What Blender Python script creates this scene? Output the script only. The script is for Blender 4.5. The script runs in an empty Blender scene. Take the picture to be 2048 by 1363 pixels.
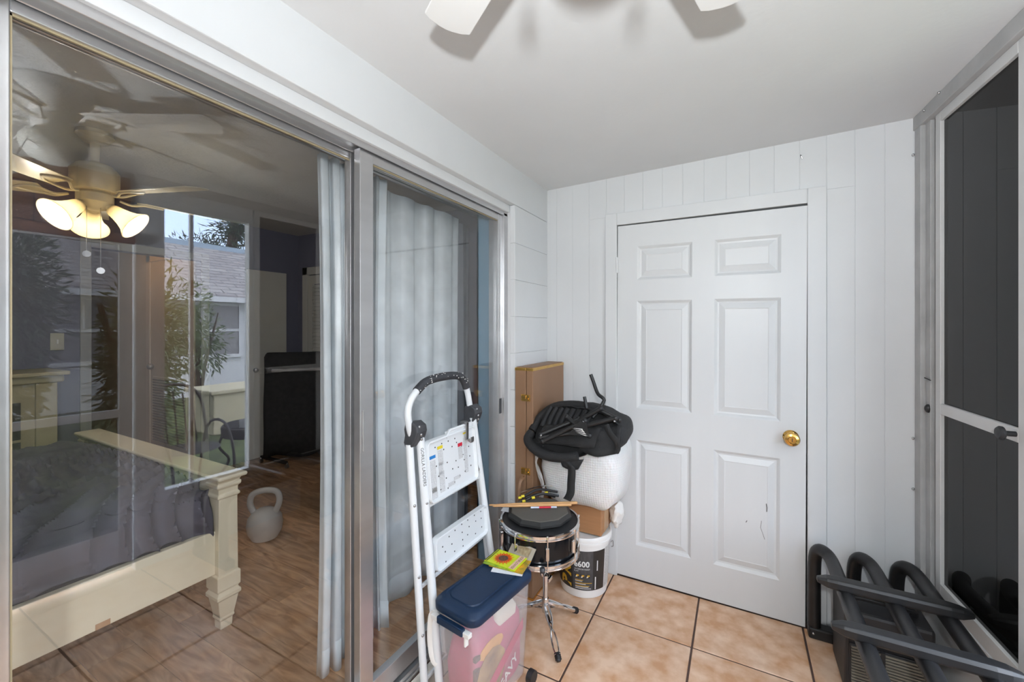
import bpy, math, random
from mathutils import Vector, Matrix, noise
random.seed(7)
PI = math.pi
S = bpy.context.scene
COL = S.collection
# ------------------------------------------------------------------ camera
YAW, FPX, CAMH = -0.4985, 833.0, 1.442
cd = bpy.data.cameras.new('camera'); cam = bpy.data.objects.new('camera', cd); COL.objects.link(cam)
cd.sensor_width = 36.0; cd.lens = FPX / 2048 * 36.0; cd.shift_y = -27.5 / 2048; cd.clip_start = .02
cam.location = (0, 0, CAMH); cam.rotation_euler = (PI / 2, 0, -YAW)
S.camera = cam
# ------------------------------------------------------------------ view
S.view_settings.view_transform = 'Standard'; S.view_settings.look = 'None'
S.view_settings.gamma = 1.0; S.view_settings.use_curve_mapping = False
S.view_settings.exposure = 0.3
S.cycles.max_bounces = 8; S.cycles.diffuse_bounces = 4; S.cycles.glossy_bounces = 4; S.cycles.transparent_max_bounces = 12; S.cycles.adaptive_threshold = .015
# ------------------------------------------------------------------ sky
SKY = 9.5
W = bpy.data.worlds.new('sky'); S.world = W; W.use_nodes = True
nt = W.node_tree; N = nt.nodes; N.clear()
o_ = N.new('ShaderNodeOutputWorld'); bg = N.new('ShaderNodeBackground'); tc = N.new('ShaderNodeTexCoord')
nz = N.new('ShaderNodeTexNoise'); nz.inputs['Scale'].default_value = 3.2; nz.inputs['Detail'].default_value = 5
rp = N.new('ShaderNodeValToRGB')
rp.color_ramp.elements[0].position = .38; rp.color_ramp.elements[0].color = (.52, .68, .95, 1)
rp.color_ramp.elements[1].position = .62; rp.color_ramp.elements[1].color = (.98, .99, 1, 1)
nt.links.new(tc.outputs['Generated'], nz.inputs['Vector']); nt.links.new(nz.outputs['Fac'], rp.inputs['Fac'])
nt.links.new(rp.outputs['Color'], bg.inputs['Color']); bg.inputs['Strength'].default_value = SKY
nt.links.new(bg.outputs[0], o_.inputs['Surface'])
# ------------------------------------------------------------------ the photographer's flash, on top of the camera
fl = bpy.data.lights.new('camera_flash', 'POINT'); fl.energy = 50; fl.shadow_soft_size = .03; fl.color = (.93, .975, 1)
flo = bpy.data.objects.new('camera_flash', fl); COL.objects.link(flo); flo.location = (.10, -.22, 1.65)
fb0 = bpy.data.lights.new('bounced_flash', 'SPOT'); fb0.energy = 60; fb0.shadow_soft_size = .03; fb0.color = (.93, .975, 1); fb0.spot_size = math.radians(125); fb0.spot_blend = .8
fbo = bpy.data.objects.new('bounced_flash', fb0); COL.objects.link(fbo); fbo.location = (.10, -.22, 1.65)
fbo.rotation_euler = Vector((.06, .62, .78)).to_track_quat('-Z', 'Y').to_euler()     # flash head tilted up at the ceiling

# ------------------------------------------------------------------ materials
MATS = {}
def sock(n, k, v):
    if k in n.inputs: n.inputs[k].default_value = v
def M(name, col, rough=.5, metal=0.0, var=0.0, vs=6.0, bump=0.0, bs=80.0, stretch=(1, 1, 1), rnd=0.0, col2=None, alpha=1, spec=.5, coat=0, emit=None, es=0):
    if name in MATS: return MATS[name]
    m = bpy.data.materials.new(name); m.use_nodes = True; MATS[name] = m
    t = m.node_tree; n = t.nodes; p = n['Principled BSDF']
    c = (*col, 1); sock(p, 'Base Color', c); sock(p, 'Roughness', rough); sock(p, 'Metallic', metal)
    sock(p, 'Specular IOR Level', spec); sock(p, 'Alpha', alpha); sock(p, 'Coat Weight', coat)
    if emit: sock(p, 'Emission Color', (*emit, 1)); sock(p, 'Emission Strength', es)
    tc = n.new('ShaderNodeTexCoord'); mp = n.new('ShaderNodeMapping'); mp.inputs['Scale'].default_value = stretch
    t.links.new(tc.outputs['Object'], mp.inputs['Vector'])
    src = None
    if var or col2:
        q = n.new('ShaderNodeTexNoise'); q.inputs['Scale'].default_value = vs; q.inputs['Detail'].default_value = 6
        t.links.new(mp.outputs[0], q.inputs['Vector'])
        r = n.new('ShaderNodeValToRGB'); a = col2 if col2 else tuple(x * (1 - var) for x in col); b = col if col2 else tuple(min(1, x * (1 + var * .6)) for x in col)
        r.color_ramp.elements[0].position = .33; r.color_ramp.elements[0].color = (*a, 1)
        r.color_ramp.elements[1].position = .67; r.color_ramp.elements[1].color = (*b, 1)
        t.links.new(q.outputs['Fac'], r.inputs['Fac']); src = r.outputs['Color']
        if rnd:
            oi = n.new('ShaderNodeObjectInfo'); ad = n.new('ShaderNodeVectorMath'); ad.operation = 'MULTIPLY_ADD'
            ad.inputs[1].default_value = (37, 51, 23); t.links.new(oi.outputs['Random'], ad.inputs[0]); t.links.new(mp.outputs[0], ad.inputs[2]); t.links.new(ad.outputs[0], q.inputs['Vector'])
            h = n.new('ShaderNodeHueSaturation'); mr = n.new('ShaderNodeMapRange')
            mr.inputs['To Min'].default_value = 1 - rnd; mr.inputs['To Max'].default_value = 1 + rnd
            t.links.new(oi.outputs['Random'], mr.inputs['Value']); t.links.new(mr.outputs[0], h.inputs['Value']); t.links.new(src, h.inputs['Color']); src = h.outputs['Color']
    if src: t.links.new(src, p.inputs['Base Color'])
    if bump:
        q = n.new('ShaderNodeTexNoise'); q.inputs['Scale'].default_value = bs; q.inputs['Detail'].default_value = 4
        t.links.new(mp.outputs[0], q.inputs['Vector']); b = n.new('ShaderNodeBump'); b.inputs['Strength'].default_value = bump; b.inputs['Distance'].default_value = .004
        t.links.new(q.outputs['Fac'], b.inputs['Height']); t.links.new(b.outputs[0], p.inputs['Normal'])
    return m
def glassmat(name, tint=(1, 1, 1), f0=.04):
    """thin window glass: Schlick reflection over a clear (or tinted) pane"""
    m = bpy.data.materials.new(name); m.use_nodes = True; MATS[name] = m
    t = m.node_tree; n = t.nodes; n.clear(); L = t.links.new
    g = n.new('ShaderNodeNewGeometry'); d = n.new('ShaderNodeVectorMath'); d.operation = 'DOT_PRODUCT'
    L(g.outputs['Normal'], d.inputs[0]); L(g.outputs['Incoming'], d.inputs[1])
    a = n.new('ShaderNodeMath'); a.operation = 'ABSOLUTE'; L(d.outputs['Value'], a.inputs[0])
    s = n.new('ShaderNodeMath'); s.operation = 'SUBTRACT'; s.inputs[0].default_value = 1; L(a.outputs[0], s.inputs[1])
    p = n.new('ShaderNodeMath'); p.operation = 'POWER'; p.inputs[1].default_value = 5; L(s.outputs[0], p.inputs[0])
    k = n.new('ShaderNodeMath'); k.operation = 'MULTIPLY_ADD'; k.inputs[1].default_value = 1 - f0; k.inputs[2].default_value = f0; L(p.outputs[0], k.inputs[0])
    tr = n.new('ShaderNodeBsdfTransparent'); tr.inputs['Color'].default_value = (*tint, 1)
    gl = n.new('ShaderNodeBsdfGlossy'); gl.inputs['Roughness'].default_value = 0
    mx = n.new('ShaderNodeMixShader'); L(k.outputs[0], mx.inputs[0]); L(tr.outputs[0], mx.inputs[1]); L(gl.outputs[0], mx.inputs[2])
    o = n.new('ShaderNodeOutputMaterial'); L(mx.outputs[0], o.inputs['Surface'])
    return m
def clearmix(name, col, fac, rough=.5, tint=(1, 1, 1)):
    """part see-through, part diffuse (fly screen, frosted plastic)"""
    m = bpy.data.materials.new(name); m.use_nodes = True; MATS[name] = m
    t = m.node_tree; n = t.nodes; p = n['Principled BSDF']; L = t.links.new
    sock(p, 'Base Color', (*col, 1)); sock(p, 'Roughness', rough)
    tr = n.new('ShaderNodeBsdfTransparent'); tr.inputs['Color'].default_value = (*tint, 1)
    mx = n.new('ShaderNodeMixShader'); mx.inputs[0].default_value = fac
    L(tr.outputs[0], mx.inputs[1]); L(p.outputs[0], mx.inputs[2]); L(mx.outputs[0], n['Material Output'].inputs['Surface'])
    return m
def transl(name, col, rough=.5, w=.4):
    m = bpy.data.materials.new(name); m.use_nodes = True; MATS[name] = m
    t = m.node_tree; n = t.nodes; p = n['Principled BSDF']; L = t.links.new
    q = n.new('ShaderNodeTexNoise'); q.inputs['Scale'].default_value = 9; r = n.new('ShaderNodeHueSaturation'); r.inputs['Color'].default_value = (*col, 1)
    mr = n.new('ShaderNodeMapRange'); mr.inputs['To Min'].default_value = .8; mr.inputs['To Max'].default_value = 1.2
    tc = n.new('ShaderNodeTexCoord'); L(tc.outputs['Object'], q.inputs['Vector']); L(q.outputs['Fac'], mr.inputs['Value']); L(mr.outputs[0], r.inputs['Value'])
    L(r.outputs[0], p.inputs['Base Color']); sock(p, 'Roughness', rough)
    tl = n.new('ShaderNodeBsdfTranslucent'); L(r.outputs[0], tl.inputs['Color'])
    mx = n.new('ShaderNodeMixShader'); mx.inputs[0].default_value = w
    L(p.outputs[0], mx.inputs[1]); L(tl.outputs[0], mx.inputs[2]); L(mx.outputs[0], n['Material Output'].inputs['Surface'])
    return m
def woodmat(name, c1, c2, stretch, scale, rough, rnd, dist=6):
    m = M(name, c1, rough, col2=c2, vs=scale, stretch=stretch, rnd=rnd)
    for q in m.node_tree.nodes:
        if q.type == 'TEX_NOISE': q.inputs['Distortion'].default_value = dist * .35; q.inputs['Detail'].default_value = 3
    return m
def printmat(name, base, ink, scale, axis='Z', thr=.5):
    """lines of fine print"""
    m = bpy.data.materials.new(name); m.use_nodes = True; MATS[name] = m
    t = m.node_tree; n = t.nodes; p = n['Principled BSDF']; L = t.links.new
    tc = n.new('ShaderNodeTexCoord'); w = n.new('ShaderNodeTexWave'); w.bands_direction = axis; w.inputs['Scale'].default_value = scale
    q = n.new('ShaderNodeTexNoise'); q.inputs['Scale'].default_value = 400; L(tc.outputs['Object'], q.inputs['Vector']); L(tc.outputs['Object'], w.inputs['Vector'])
    a = n.new('ShaderNodeMath'); a.operation = 'GREATER_THAN'; a.inputs[1].default_value = thr; L(w.outputs['Fac'], a.inputs[0])
    b = n.new('ShaderNodeMath'); b.operation = 'GREATER_THAN'; b.inputs[1].default_value = .44; L(q.outputs['Fac'], b.inputs[0])
    c = n.new('ShaderNodeMath'); c.operation = 'MULTIPLY'; L(a.outputs[0], c.inputs[0]); L(b.outputs[0], c.inputs[1])
    mx = n.new('ShaderNodeMixRGB'); mx.inputs[1].default_value = (*base, 1); mx.inputs[2].default_value = (*ink, 1); L(c.outputs[0], mx.inputs[0]); L(mx.outputs[0], p.inputs['Base Color'])
    sock(p, 'Roughness', .45)
    return m

WHITE = M('white_paint', (.66, .675, .69), .45, var=.03, vs=3, bump=.12, bs=22)
CEILP = M('ceiling_paint', (.70, .71, .72), .6, var=.03, vs=2, bump=.15, bs=40)
DOORP = M('door_paint', (.66, .675, .69), .4, var=.03, vs=4, bump=.06, bs=60, stretch=(1, 1, .15))
GREYP = M('grey_frame_paint', (.42, .42, .42), .5, var=.12, vs=9, bump=.15, bs=50)
ALU = M('brushed_aluminium', (.62, .62, .63), .34, .9, var=.08, vs=12, stretch=(1, .1, 1))
GASKET = M('tan_gasket', (.34, .28, .17), .6, var=.1)
TILE = M('ceramic_tile', (.58, .31, .16), .28, col2=(.80, .57, .41), vs=13, rnd=.05, bump=.04, bs=30)
GROUT = M('dark_grout', (.085, .05, .04), .9, var=.2)
BLUEW = M('blue_wall_paint', (.17, .31, .42), .55, var=.05, vs=3, bump=.08)
LILAC = M('dusky_blue_wall_paint', (.17, .17, .235), .6, var=.05, vs=3, bump=.08)
BCEIL = M('textured_ceiling_paint', (.55, .55, .52), .8, var=.04, bump=.6, bs=60)
PLANK = woodmat('laminate_plank', (.56, .34, .19), (.27, .145, .07), (1.2, 7, 7), 2.6, .3, .28)
CREAM = M('cream_lacquer', (.80, .73, .56), .35, var=.04, vs=3)
BLACK = M('black_powder_coat', (.012, .012, .013), .42, var=.2, vs=20, bump=.05, bs=200)
BLKPL = M('black_plastic', (.018, .018, .02), .5, var=.15)
DARKP = M('dark_grey_plastic', (.05, .052, .06), .5, var=.2, vs=30)
BFAB = M('black_fabric', (.016, .016, .017), .78, var=.3, vs=25, bump=.5, bs=300)
CHROME = M('chrome', (.82, .82, .83), .12, 1.0, var=.03)
STEEL = M('dull_steel', (.42, .42, .43), .35, 1.0, var=.08)
BRASS = M('polished_brass', (.70, .42, .12), .2, 1.0, var=.12, vs=30)
LADW = M('white_ladder_enamel', (.74, .77, .80), .35, var=.03, vs=4)
NAVY = M('navy_plastic', (.007, .024, .062), .45, var=.12, vs=8, spec=.35, bump=.05, bs=90)
WPL = M('white_plastic', (.80, .79, .77), .4, var=.03)
TANC = M('tan_case_vinyl', (.26, .145, .08), .5, var=.06, vs=6, bump=.15, bs=250)
CARD = M('cardboard', (.40, .20, .09), .8, var=.08, vs=5, stretch=(1, 1, 12))
DGLASS = glassmat('door_glass', f0=.075)
TINT = glassmat('dark_tinted_glass', (.035, .033, .03))
PANEG = glassmat('house_window_glass', (.25, .25, .27))
SCREEN = clearmix('fly_screen_mesh', (.03, .03, .03), .5, .8)
FROST = clearmix('frosted_plastic', (.78, .75, .76), .19, .35)
CURT = transl('pale_blue_curtain_fabric', (.80, .86, .90), .8, .25)
CURT2 = transl('slate_curtain_fabric', (.24, .26, .30), .8, .15)

# ------------------------------------------------------------------ mesh helpers
def wloc(o):
    v = Vector((0, 0, 0))
    while o is not None: v = v + o.location; o = o.parent
    return v
class MB:
    def __init__(s): s.v = []; s.f = []
    def add(s, v, f):
        b = len(s.v); s.v += [Vector(p) for p in v]; s.f += [[i + b for i in q] for q in f]; return s
    def box(s, x0, x1, y0, y1, z0, z1):
        return s.add([(x0, y0, z0), (x1, y0, z0), (x1, y1, z0), (x0, y1, z0), (x0, y0, z1), (x1, y0, z1), (x1, y1, z1), (x0, y1, z1)],
                     [(0, 3, 2, 1), (4, 5, 6, 7), (0, 1, 5, 4), (1, 2, 6, 5), (2, 3, 7, 6), (3, 0, 4, 7)])
    def cbox(s, c, d, m=None):
        b = MB().box(-d[0] / 2, d[0] / 2, -d[1] / 2, d[1] / 2, -d[2] / 2, d[2] / 2)
        if m: b.xf(m)
        return s.add([p + Vector(c) for p in b.v], b.f)
    def bar(s, p0, p1, w, t, up=(0, 0, 1)):
        """rectangular bar from p0 to p1, w across, t along up"""
        p0, p1 = Vector(p0), Vector(p1); d = (p1 - p0).normalized(); u = Vector(up); u = (u - d * u.dot(d)).normalized(); r = d.cross(u)
        vs = [p + r * (a * w / 2) + u * (b * t / 2) for p in (p0, p1) for a, b in ((-1, -1), (1, -1), (1, 1), (-1, 1))]
        return s.add(vs, [(0, 1, 2, 3), (7, 6, 5, 4), (0, 4, 5, 1), (1, 5, 6, 2), (2, 6, 7, 3), (3, 7, 4, 0)])
    def cyl(s, p0, p1, r0, r1=None, n=16, caps=True):
        r1 = r0 if r1 is None else r1
        p0, p1 = Vector(p0), Vector(p1); d = (p1 - p0).normalized(); a = d.orthogonal().normalized(); b = d.cross(a)
        vs = [p + (a * math.cos(k * 2 * PI / n) + b * math.sin(k * 2 * PI / n)) * r for p, r in ((p0, r0), (p1, r1)) for k in range(n)]
        f = [(k, (k + 1) % n, n + (k + 1) % n, n + k) for k in range(n)]
        if caps: f += [tuple(range(n))[::-1], tuple(range(n, 2 * n))]
        return s.add(vs, f)
    def tube(s, pts, r, n=10, closed=False, flat=1.0, up=None):
        pts = [Vector(p) for p in pts]; m = len(pts); rr = r if isinstance(r, (list, tuple)) else [r] * m
        rings = []; a = None
        for i, p in enumerate(pts):
            if closed: d = pts[(i + 1) % m] - pts[i - 1]
            else: d = pts[min(i + 1, m - 1)] - pts[max(i - 1, 0)]
            d.normalize()
            if up is not None: a = Vector(up); a = (a - d * a.dot(d)).normalized()
            elif a is None: a = d.orthogonal().normalized()
            else: a = (a - d * a.dot(d)).normalized()
            b = d.cross(a)
            rings.append([p + (a * math.cos(k * 2 * PI / n) * flat + b * math.sin(k * 2 * PI / n)) * rr[i] for k in range(n)])
        vs = [q for g in rings for q in g]; f = []
        for i in range(m if closed else m - 1):
            j = (i + 1) % m
            f += [(i * n + k, i * n + (k + 1) % n, j * n + (k + 1) % n, j * n + k) for k in range(n)]
        if not closed: f += [tuple(range(n))[::-1], tuple(range((m - 1) * n, m * n))]
        return s.add(vs, f)
    def lathe(s, prof, c=(0, 0, 0), n=32, cap=True):
        c = Vector(c); m = len(prof)
        vs = [c + Vector((r * math.cos(k * 2 * PI / n), r * math.sin(k * 2 * PI / n), z)) for r, z in prof for k in range(n)]
        f = [(i * n + k, i * n + (k + 1) % n, (i + 1) * n + (k + 1) % n, (i + 1) * n + k) for i in range(m - 1) for k in range(n)]
        if cap: f += [tuple(range(n))[::-1], tuple(range((m - 1) * n, m * n))]
        return s.add(vs, f)
    def prism(s, poly, z0, z1, m=None):
        n = len(poly); vs = [Vector((x, y, z0)) for x, y in poly] + [Vector((x, y, z1)) for x, y in poly]
        if m: vs = [m @ q for q in vs]
        return s.add(vs, [tuple(range(n))[::-1], tuple(range(n, 2 * n))] + [(k, (k + 1) % n, n + (k + 1) % n, n + k) for k in range(n)])
    def ball(s, c, r, nu=16, nv=10):
        c = Vector(c); r = Vector(r) if not isinstance(r, (int, float)) else Vector((r, r, r))
        vs = [c + Vector((0, 0, r.z))]
        for j in range(1, nv):
            t = PI * j / nv
            vs += [c + Vector((r.x * math.sin(t) * math.cos(2 * PI * k / nu), r.y * math.sin(t) * math.sin(2 * PI * k / nu), r.z * math.cos(t))) for k in range(nu)]
        vs.append(c - Vector((0, 0, r.z))); f = [(0, 1 + k, 1 + (k + 1) % nu) for k in range(nu)]
        for j in range(nv - 2):
            a = 1 + j * nu; f += [(a + k, a + nu + k, a + nu + (k + 1) % nu, a + (k + 1) % nu) for k in range(nu)]
        a = 1 + (nv - 2) * nu; e = len(vs) - 1; f += [(a + k, e, a + (k + 1) % nu) for k in range(nu)]
        return s.add(vs, f)
    def grid(s, fn, nu, nv):
        vs = [fn(i / nu, j / nv) for j in range(nv + 1) for i in range(nu + 1)]
        return s.add(vs, [(j * (nu + 1) + i, j * (nu + 1) + i + 1, (j + 1) * (nu + 1) + i + 1, (j + 1) * (nu + 1) + i) for j in range(nv) for i in range(nu)])
    def xf(s, m): s.v = [m @ p for p in s.v]; return s
    def map(s, fn): s.v = [Vector(fn(p)) for p in s.v]; return s
    def build(s, name, mat, parent=None, smooth=False, bevel=0, rel=True, origin=None, seg=2, solid=0, sub=0):
        me = bpy.data.meshes.new(name); o = bpy.data.objects.new(name, me)
        off = Vector((0, 0, 0))
        if parent is not None:
            o.parent = parent
            if rel: off = wloc(parent)
        elif origin is not None: off = Vector(origin); o.location = off
        me.from_pydata([tuple(p - off) for p in s.v], [], s.f); me.update()
        if smooth:
            for p in me.polygons: p.use_smooth = True
            try: me.set_sharp_from_angle(angle=math.radians(40))
            except Exception: pass
        me.materials.append(mat); COL.objects.link(o)
        if solid: q = o.modifiers.new('thickness', 'SOLIDIFY'); q.thickness = solid; q.offset = 0
        if sub: q = o.modifiers.new('smooth', 'SUBSURF'); q.levels = sub; q.render_levels = sub
        if bevel:
            q = o.modifiers.new('bevel', 'BEVEL'); q.width = bevel; q.segments = seg; q.limit_method = 'ANGLE'; q.angle_limit = math.radians(40)
        return o
def tag(o, label, cat, group=None):
    o['label'] = label; o['category'] = cat
    if group: o['group'] = group
    return o
def st(o, label=None):
    o['kind'] = 'structure'
    if label: o['label'] = label
    return o
def empty(name, loc=(0, 0, 0), rz=0):
    o = bpy.data.objects.new(name, None); o.empty_display_size = .1; COL.objects.link(o); o.location = loc; o.rotation_euler = (0, 0, rz); return o
def thing(name, label, cat, loc=(0, 0, 0), rz=0, group=None): return tag(empty(name, loc, rz), label, cat, group)
def share(o, name, parent, loc=None):
    c = o.copy(); c.name = name; COL.objects.link(c); c.parent = parent
    if loc is not None: c.location = loc
    return c
def smoothpath(pts, k=6, closed=False):
    p = [Vector(q) for q in pts]; n = len(p); out = []
    for i in range(n if closed else n - 1):
        if closed: a, b, c, d = p[i - 1], p[i], p[(i + 1) % n], p[(i + 2) % n]
        else: a, b, c, d = p[max(i - 1, 0)], p[i], p[i + 1], p[min(i + 2, n - 1)]
        for j in range(k):
            t = j / k
            out.append(.5 * ((2 * b) + (c - a) * t + (2 * a - 5 * b + 4 * c - d) * t * t + (3 * b - a - 3 * c + d) * t ** 3))
    if not closed: out.append(p[-1])
    return out
def rrect(w, h, r, k=5):
    """rounded rectangle, centred"""
    o = []
    for cx, cy, a0 in ((w / 2 - r, h / 2 - r, 0), (-w / 2 + r, h / 2 - r, PI / 2), (-w / 2 + r, -h / 2 + r, PI), (w / 2 - r, -h / 2 + r, 1.5 * PI)):
        for i in range(k + 1):
            a = a0 + i * PI / 2 / k; o.append((cx + r * math.cos(a), cy + r * math.sin(a)))
    return o
def loft(mb, rings, cap=(True, True)):
    n = len(rings[0]); vs = [p for g in rings for p in g]; f = []
    for i in range(len(rings) - 1): f += [(i * n + k, i * n + (k + 1) % n, (i + 1) * n + (k + 1) % n, (i + 1) * n + k) for k in range(n)]
    if cap[0]: f.append(tuple(range(n))[::-1])
    if cap[1]: f.append(tuple(range((len(rings) - 1) * n, len(rings) * n)))
    return mb.add(vs, f)
def text2d(s, size=1.0, bold=0.0):
    c = bpy.data.curves.new('lettering', 'FONT'); c.body = s; c.size = size; c.align_x = 'CENTER'; c.align_y = 'CENTER'; c.offset = bold; c.resolution_u = 2
    o = bpy.data.objects.new('lettering', c); COL.objects.link(o)
    bpy.context.view_layer.update()
    me = bpy.data.meshes.new_from_object(o.evaluated_get(bpy.context.evaluated_depsgraph_get()))
    v = [p.co.copy() for p in me.vertices]; f = [list(p.vertices) for p in me.polygons]
    bpy.data.objects.remove(o); bpy.data.curves.remove(c); bpy.data.meshes.remove(me)
    return v, f

# ================================================================== PORCH SHELL
XL, YB = -1.067, 2.4286            # face of the left wall, face of the back wall
RA = .0657                          # the right wall runs slightly out of square
def cz(x): return 2.308 + (x + 1.067) * .025
# floor: grout bed with ceramic tiles
fl_ = st(MB().box(-1.10, 1.05, -1.7, 2.56, -.12, -.004).build('floor', GROUT), 'tiled porch floor')
T = .456; tm = None
for i in range(-1, 4):
    for j in range(-8, 1):
        x0 = -.642 + i * T; y0 = 2.038 + j * T; x1, y1 = x0 + T, y0 + T
        a0, a1, b0, b1 = max(x0, -1.075), min(x1, .80 + (2.43 - y0) * .066), y0, min(y1, 2.43)
        if a1 - a0 < .02 or b1 - b0 < .02: continue
        g = .0042
        full = abs(a1 - a0 - T) < 1e-6 and abs(b1 - b0 - T) < 1e-6
        if full and tm is not None:
            o = share(tm, 'tile', fl_, (a0, b0, 0))
        else:
            o = MB().box(g, a1 - a0 - g, g, b1 - b0 - g, -.012, 0).build('tile', TILE, fl_, rel=False, bevel=.002, seg=1); o.location = (a0, b0, 0)
            if full: tm = o
# ceiling, very slightly sloped
c = MB(); x0, x1 = -1.30, 1.15
c.add([(x0, -1.75, cz(x0)), (x1, -1.75, cz(x1)), (x1, 2.6, cz(x1)), (x0, 2.6, cz(x0)), (x0, -1.75, 2.6), (x1, -1.75, 2.6), (x1, 2.6, 2.6), (x0, 2.6, 2.6)],
      [(0, 1, 2, 3), (7, 6, 5, 4), (0, 4, 5, 1), (1, 5, 6, 2), (2, 6, 7, 3), (3, 7, 4, 0)])
st(c.build('ceiling', CEILP), 'white painted porch ceiling')
# left wall: header over the sliding door, concrete blocks in the corner
wl = st(MB().box(-1.30, XL, -1.7, 2.56, 2.108, 2.5).box(-1.30, XL - .004, 1.998, 2.96, 0, 2.108).box(-1.30, XL, -1.7, -.45, 0, 2.108).build('wall_left', WHITE, bevel=.004), 'white painted block wall around the sliding door')
zs = [0, .1] + [.1 + .2 * k for k in range(1, 11)]; zs[-1] = 2.106
for k in range(len(zs) - 1):
    g = .0007
    MB().box(XL - .03, XL, 1.994, 2.4286, zs[k] + g, zs[k + 1] - g).build('concrete_block', WHITE, wl, bevel=.002, seg=1)
# white board on top of the sliding door frame, painted sill below
st(MB().box(-1.16, -1.10, -.45, 1.994, 2.068, 2.108).build('trim_1', WHITE, bevel=.002), 'white board above the sliding door')
sl = st(MB().box(-1.25, -1.105, -.45, 1.998, -.05, .085).build('trim_2', GROUT), 'brick sill under the sliding door')
for k in range(11):
    y0 = -.40 + k * .218
    MB().box(-1.105, -1.072, y0, y0 + .208, 0, .082 + .004 * (k % 3)).build('brick', M('worn_white_brick', (.70, .66, .60), .8, var=.25, vs=14, bump=.4, bs=40), sl, bevel=.004, seg=1)
# back wall: grooved boards
wb = st(MB().box(-1.30, -.626, YB + .0022, 2.56, -.1, 2.6).box(.290, 1.0, YB + .0022, 2.56, -.1, 2.6).box(-.626, .290, YB + .0022, 2.56, 2.04, 2.6).box(-.626, .29, 2.54, 2.56, -.1, 2.04).build('wall_back', WHITE), 'white panelled wall with the six-panel door')
for k in range(-11, 8):
    x0 = max(.048 + .105 * k, XL - .01); x1 = min(.048 + .105 * (k + 1), .76)
    if x1 - x0 < .01: continue
    g = .0011
    segs = []
    if x1 <= -.69 or x0 >= .364: segs = [(x0 + g, x1 - g, .0, 2.4)]
    else:
        segs = [(x0 + g, x1 - g, 2.09, 2.4)]
        if x0 < -.69: segs.append((x0 + g, -.69, .0, 2.09))
        if x1 > .364: segs.append((.364, x1 - g, .0, 2.09))
    b = MB()
    for s_ in segs: b.box(s_[0], s_[1], YB, YB + .003, s_[2], s_[3])
    b.build('plank', WHITE, wb, bevel=.0016, seg=2)
# door casing
tr = st(empty('trim_3', (-.16, YB, 0)), 'white door casing'); 
for (a, b_, z0, z1) in ((-.690, -.622, 0, 2.104), (.288, .362, 0, 2.104), (-.622, .288, 2.034, 2.104)):
    MB().box(a, b_, YB - .014, YB + .004, z0, z1).build('casing_board', WHITE, tr, bevel=.003)
MB().box(-.640, -.628, YB, YB + .1, 0, 2.04).box(.291, .303, YB, YB + .1, 0, 2.04).box(-.64, .303, YB, YB + .1, 2.036, 2.048).build('jamb', WHITE, tr)
# six-panel door
DX0, DX1, DZ0, DZ1, DY = -.6215, .2845, .008, 2.026, 2.424
dr = st(empty('door_1', (-.16, DY, 0)), 'white six-panel door with a brass knob')
cols = ((-.511, -.222), (-.114, .180)); rows = ((.20, .80), (.98, 1.59), (1.71, 1.90))
xs = [DX0, cols[0][0], cols[0][1], cols[1][0], cols[1][1], DX1]; zr = [DZ0, rows[0][0], rows[0][1], rows[1][0], rows[1][1], rows[2][0], rows[2][1], DZ1]
m = MB().box(DX0, DX1, DY + .018, DY + .040, DZ0, DZ1)
for i in range(5):
    for j in range(7):
        if i in (1, 3) and j in (1, 3, 5): continue
        m.box(xs[i], xs[i + 1], DY, DY + .0181, zr[j], zr[j + 1])
m.build('door_leaf', DOORP, dr)
for cx in cols:
    for rz in rows:
        p = MB(); lp = []
        for ins, d in ((0, 0), (.006, .004), (.014, .011), (.022, .0125), (.050, .003), (.054, .0045)):
            x0, x1, z0, z1 = cx[0] + ins, cx[1] - ins, rz[0] + ins, rz[1] - ins
            lp.append([Vector((x0, DY + d, z0)), Vector((x1, DY + d, z0)), Vector((x1, DY + d, z1)), Vector((x0, DY + d, z1))])
        loft(p, lp, (False, True)); p.build('panel', DOORP, dr)
kb = MB().xf(Matrix()); 
kb.lathe([(.034, 0), (.034, .006), (.028, .012), (.013, .016), (.013, .030), (.022, .034), (.031, .044), (.033, .054), (.028, .064), (.018, .067), (.015, .064)], n=28)
kb.xf(Matrix.Translation((.223, DY, .911)) @ Matrix.Rotation(PI / 2, 4, 'X'))
ko = kb.build('knob', BRASS, dr, smooth=True)
MB().box(.2215, .2245, DY - .066, DY - .0645, .903, .919).build('keyhole', BLKPL, ko)
for z in (.32, 1.80):
    MB().cyl((-.6255, DY - .006, z - .045), (-.6255, DY - .006, z + .045), .007, n=10).build('hinge', DOORP, dr, smooth=True)
dr.rotation_euler = (0, .0045, 0); dr.location.x -= .005     # the leaf sags a little on its hinges
MB().tube([(.262, YB + .001, 2.272), (.264, YB - .006, 2.262), (.268, YB - .004, 2.252)], .003, 6).build('nail', STEEL, wb)
# scuffs on the lower right panel
SC = M('scuff', (.12, .11, .11), .7, var=.1)
cr = MB().tube([(.118, DY + .004, .565), (.121, DY + .004, .545), (.120, DY + .004, .525)], .0018, 6)
cr.tube([(.098, DY + .004, .475), (.094, DY + .004, .44), (.106, DY + .004, .405), (.112, DY + .004, .385)], .0009, 6)
cr.tube([(.035, DY + .004, .462), (.030, DY + .004, .452)], .0016, 6); cr.build('scratch', SC, dr)
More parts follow.
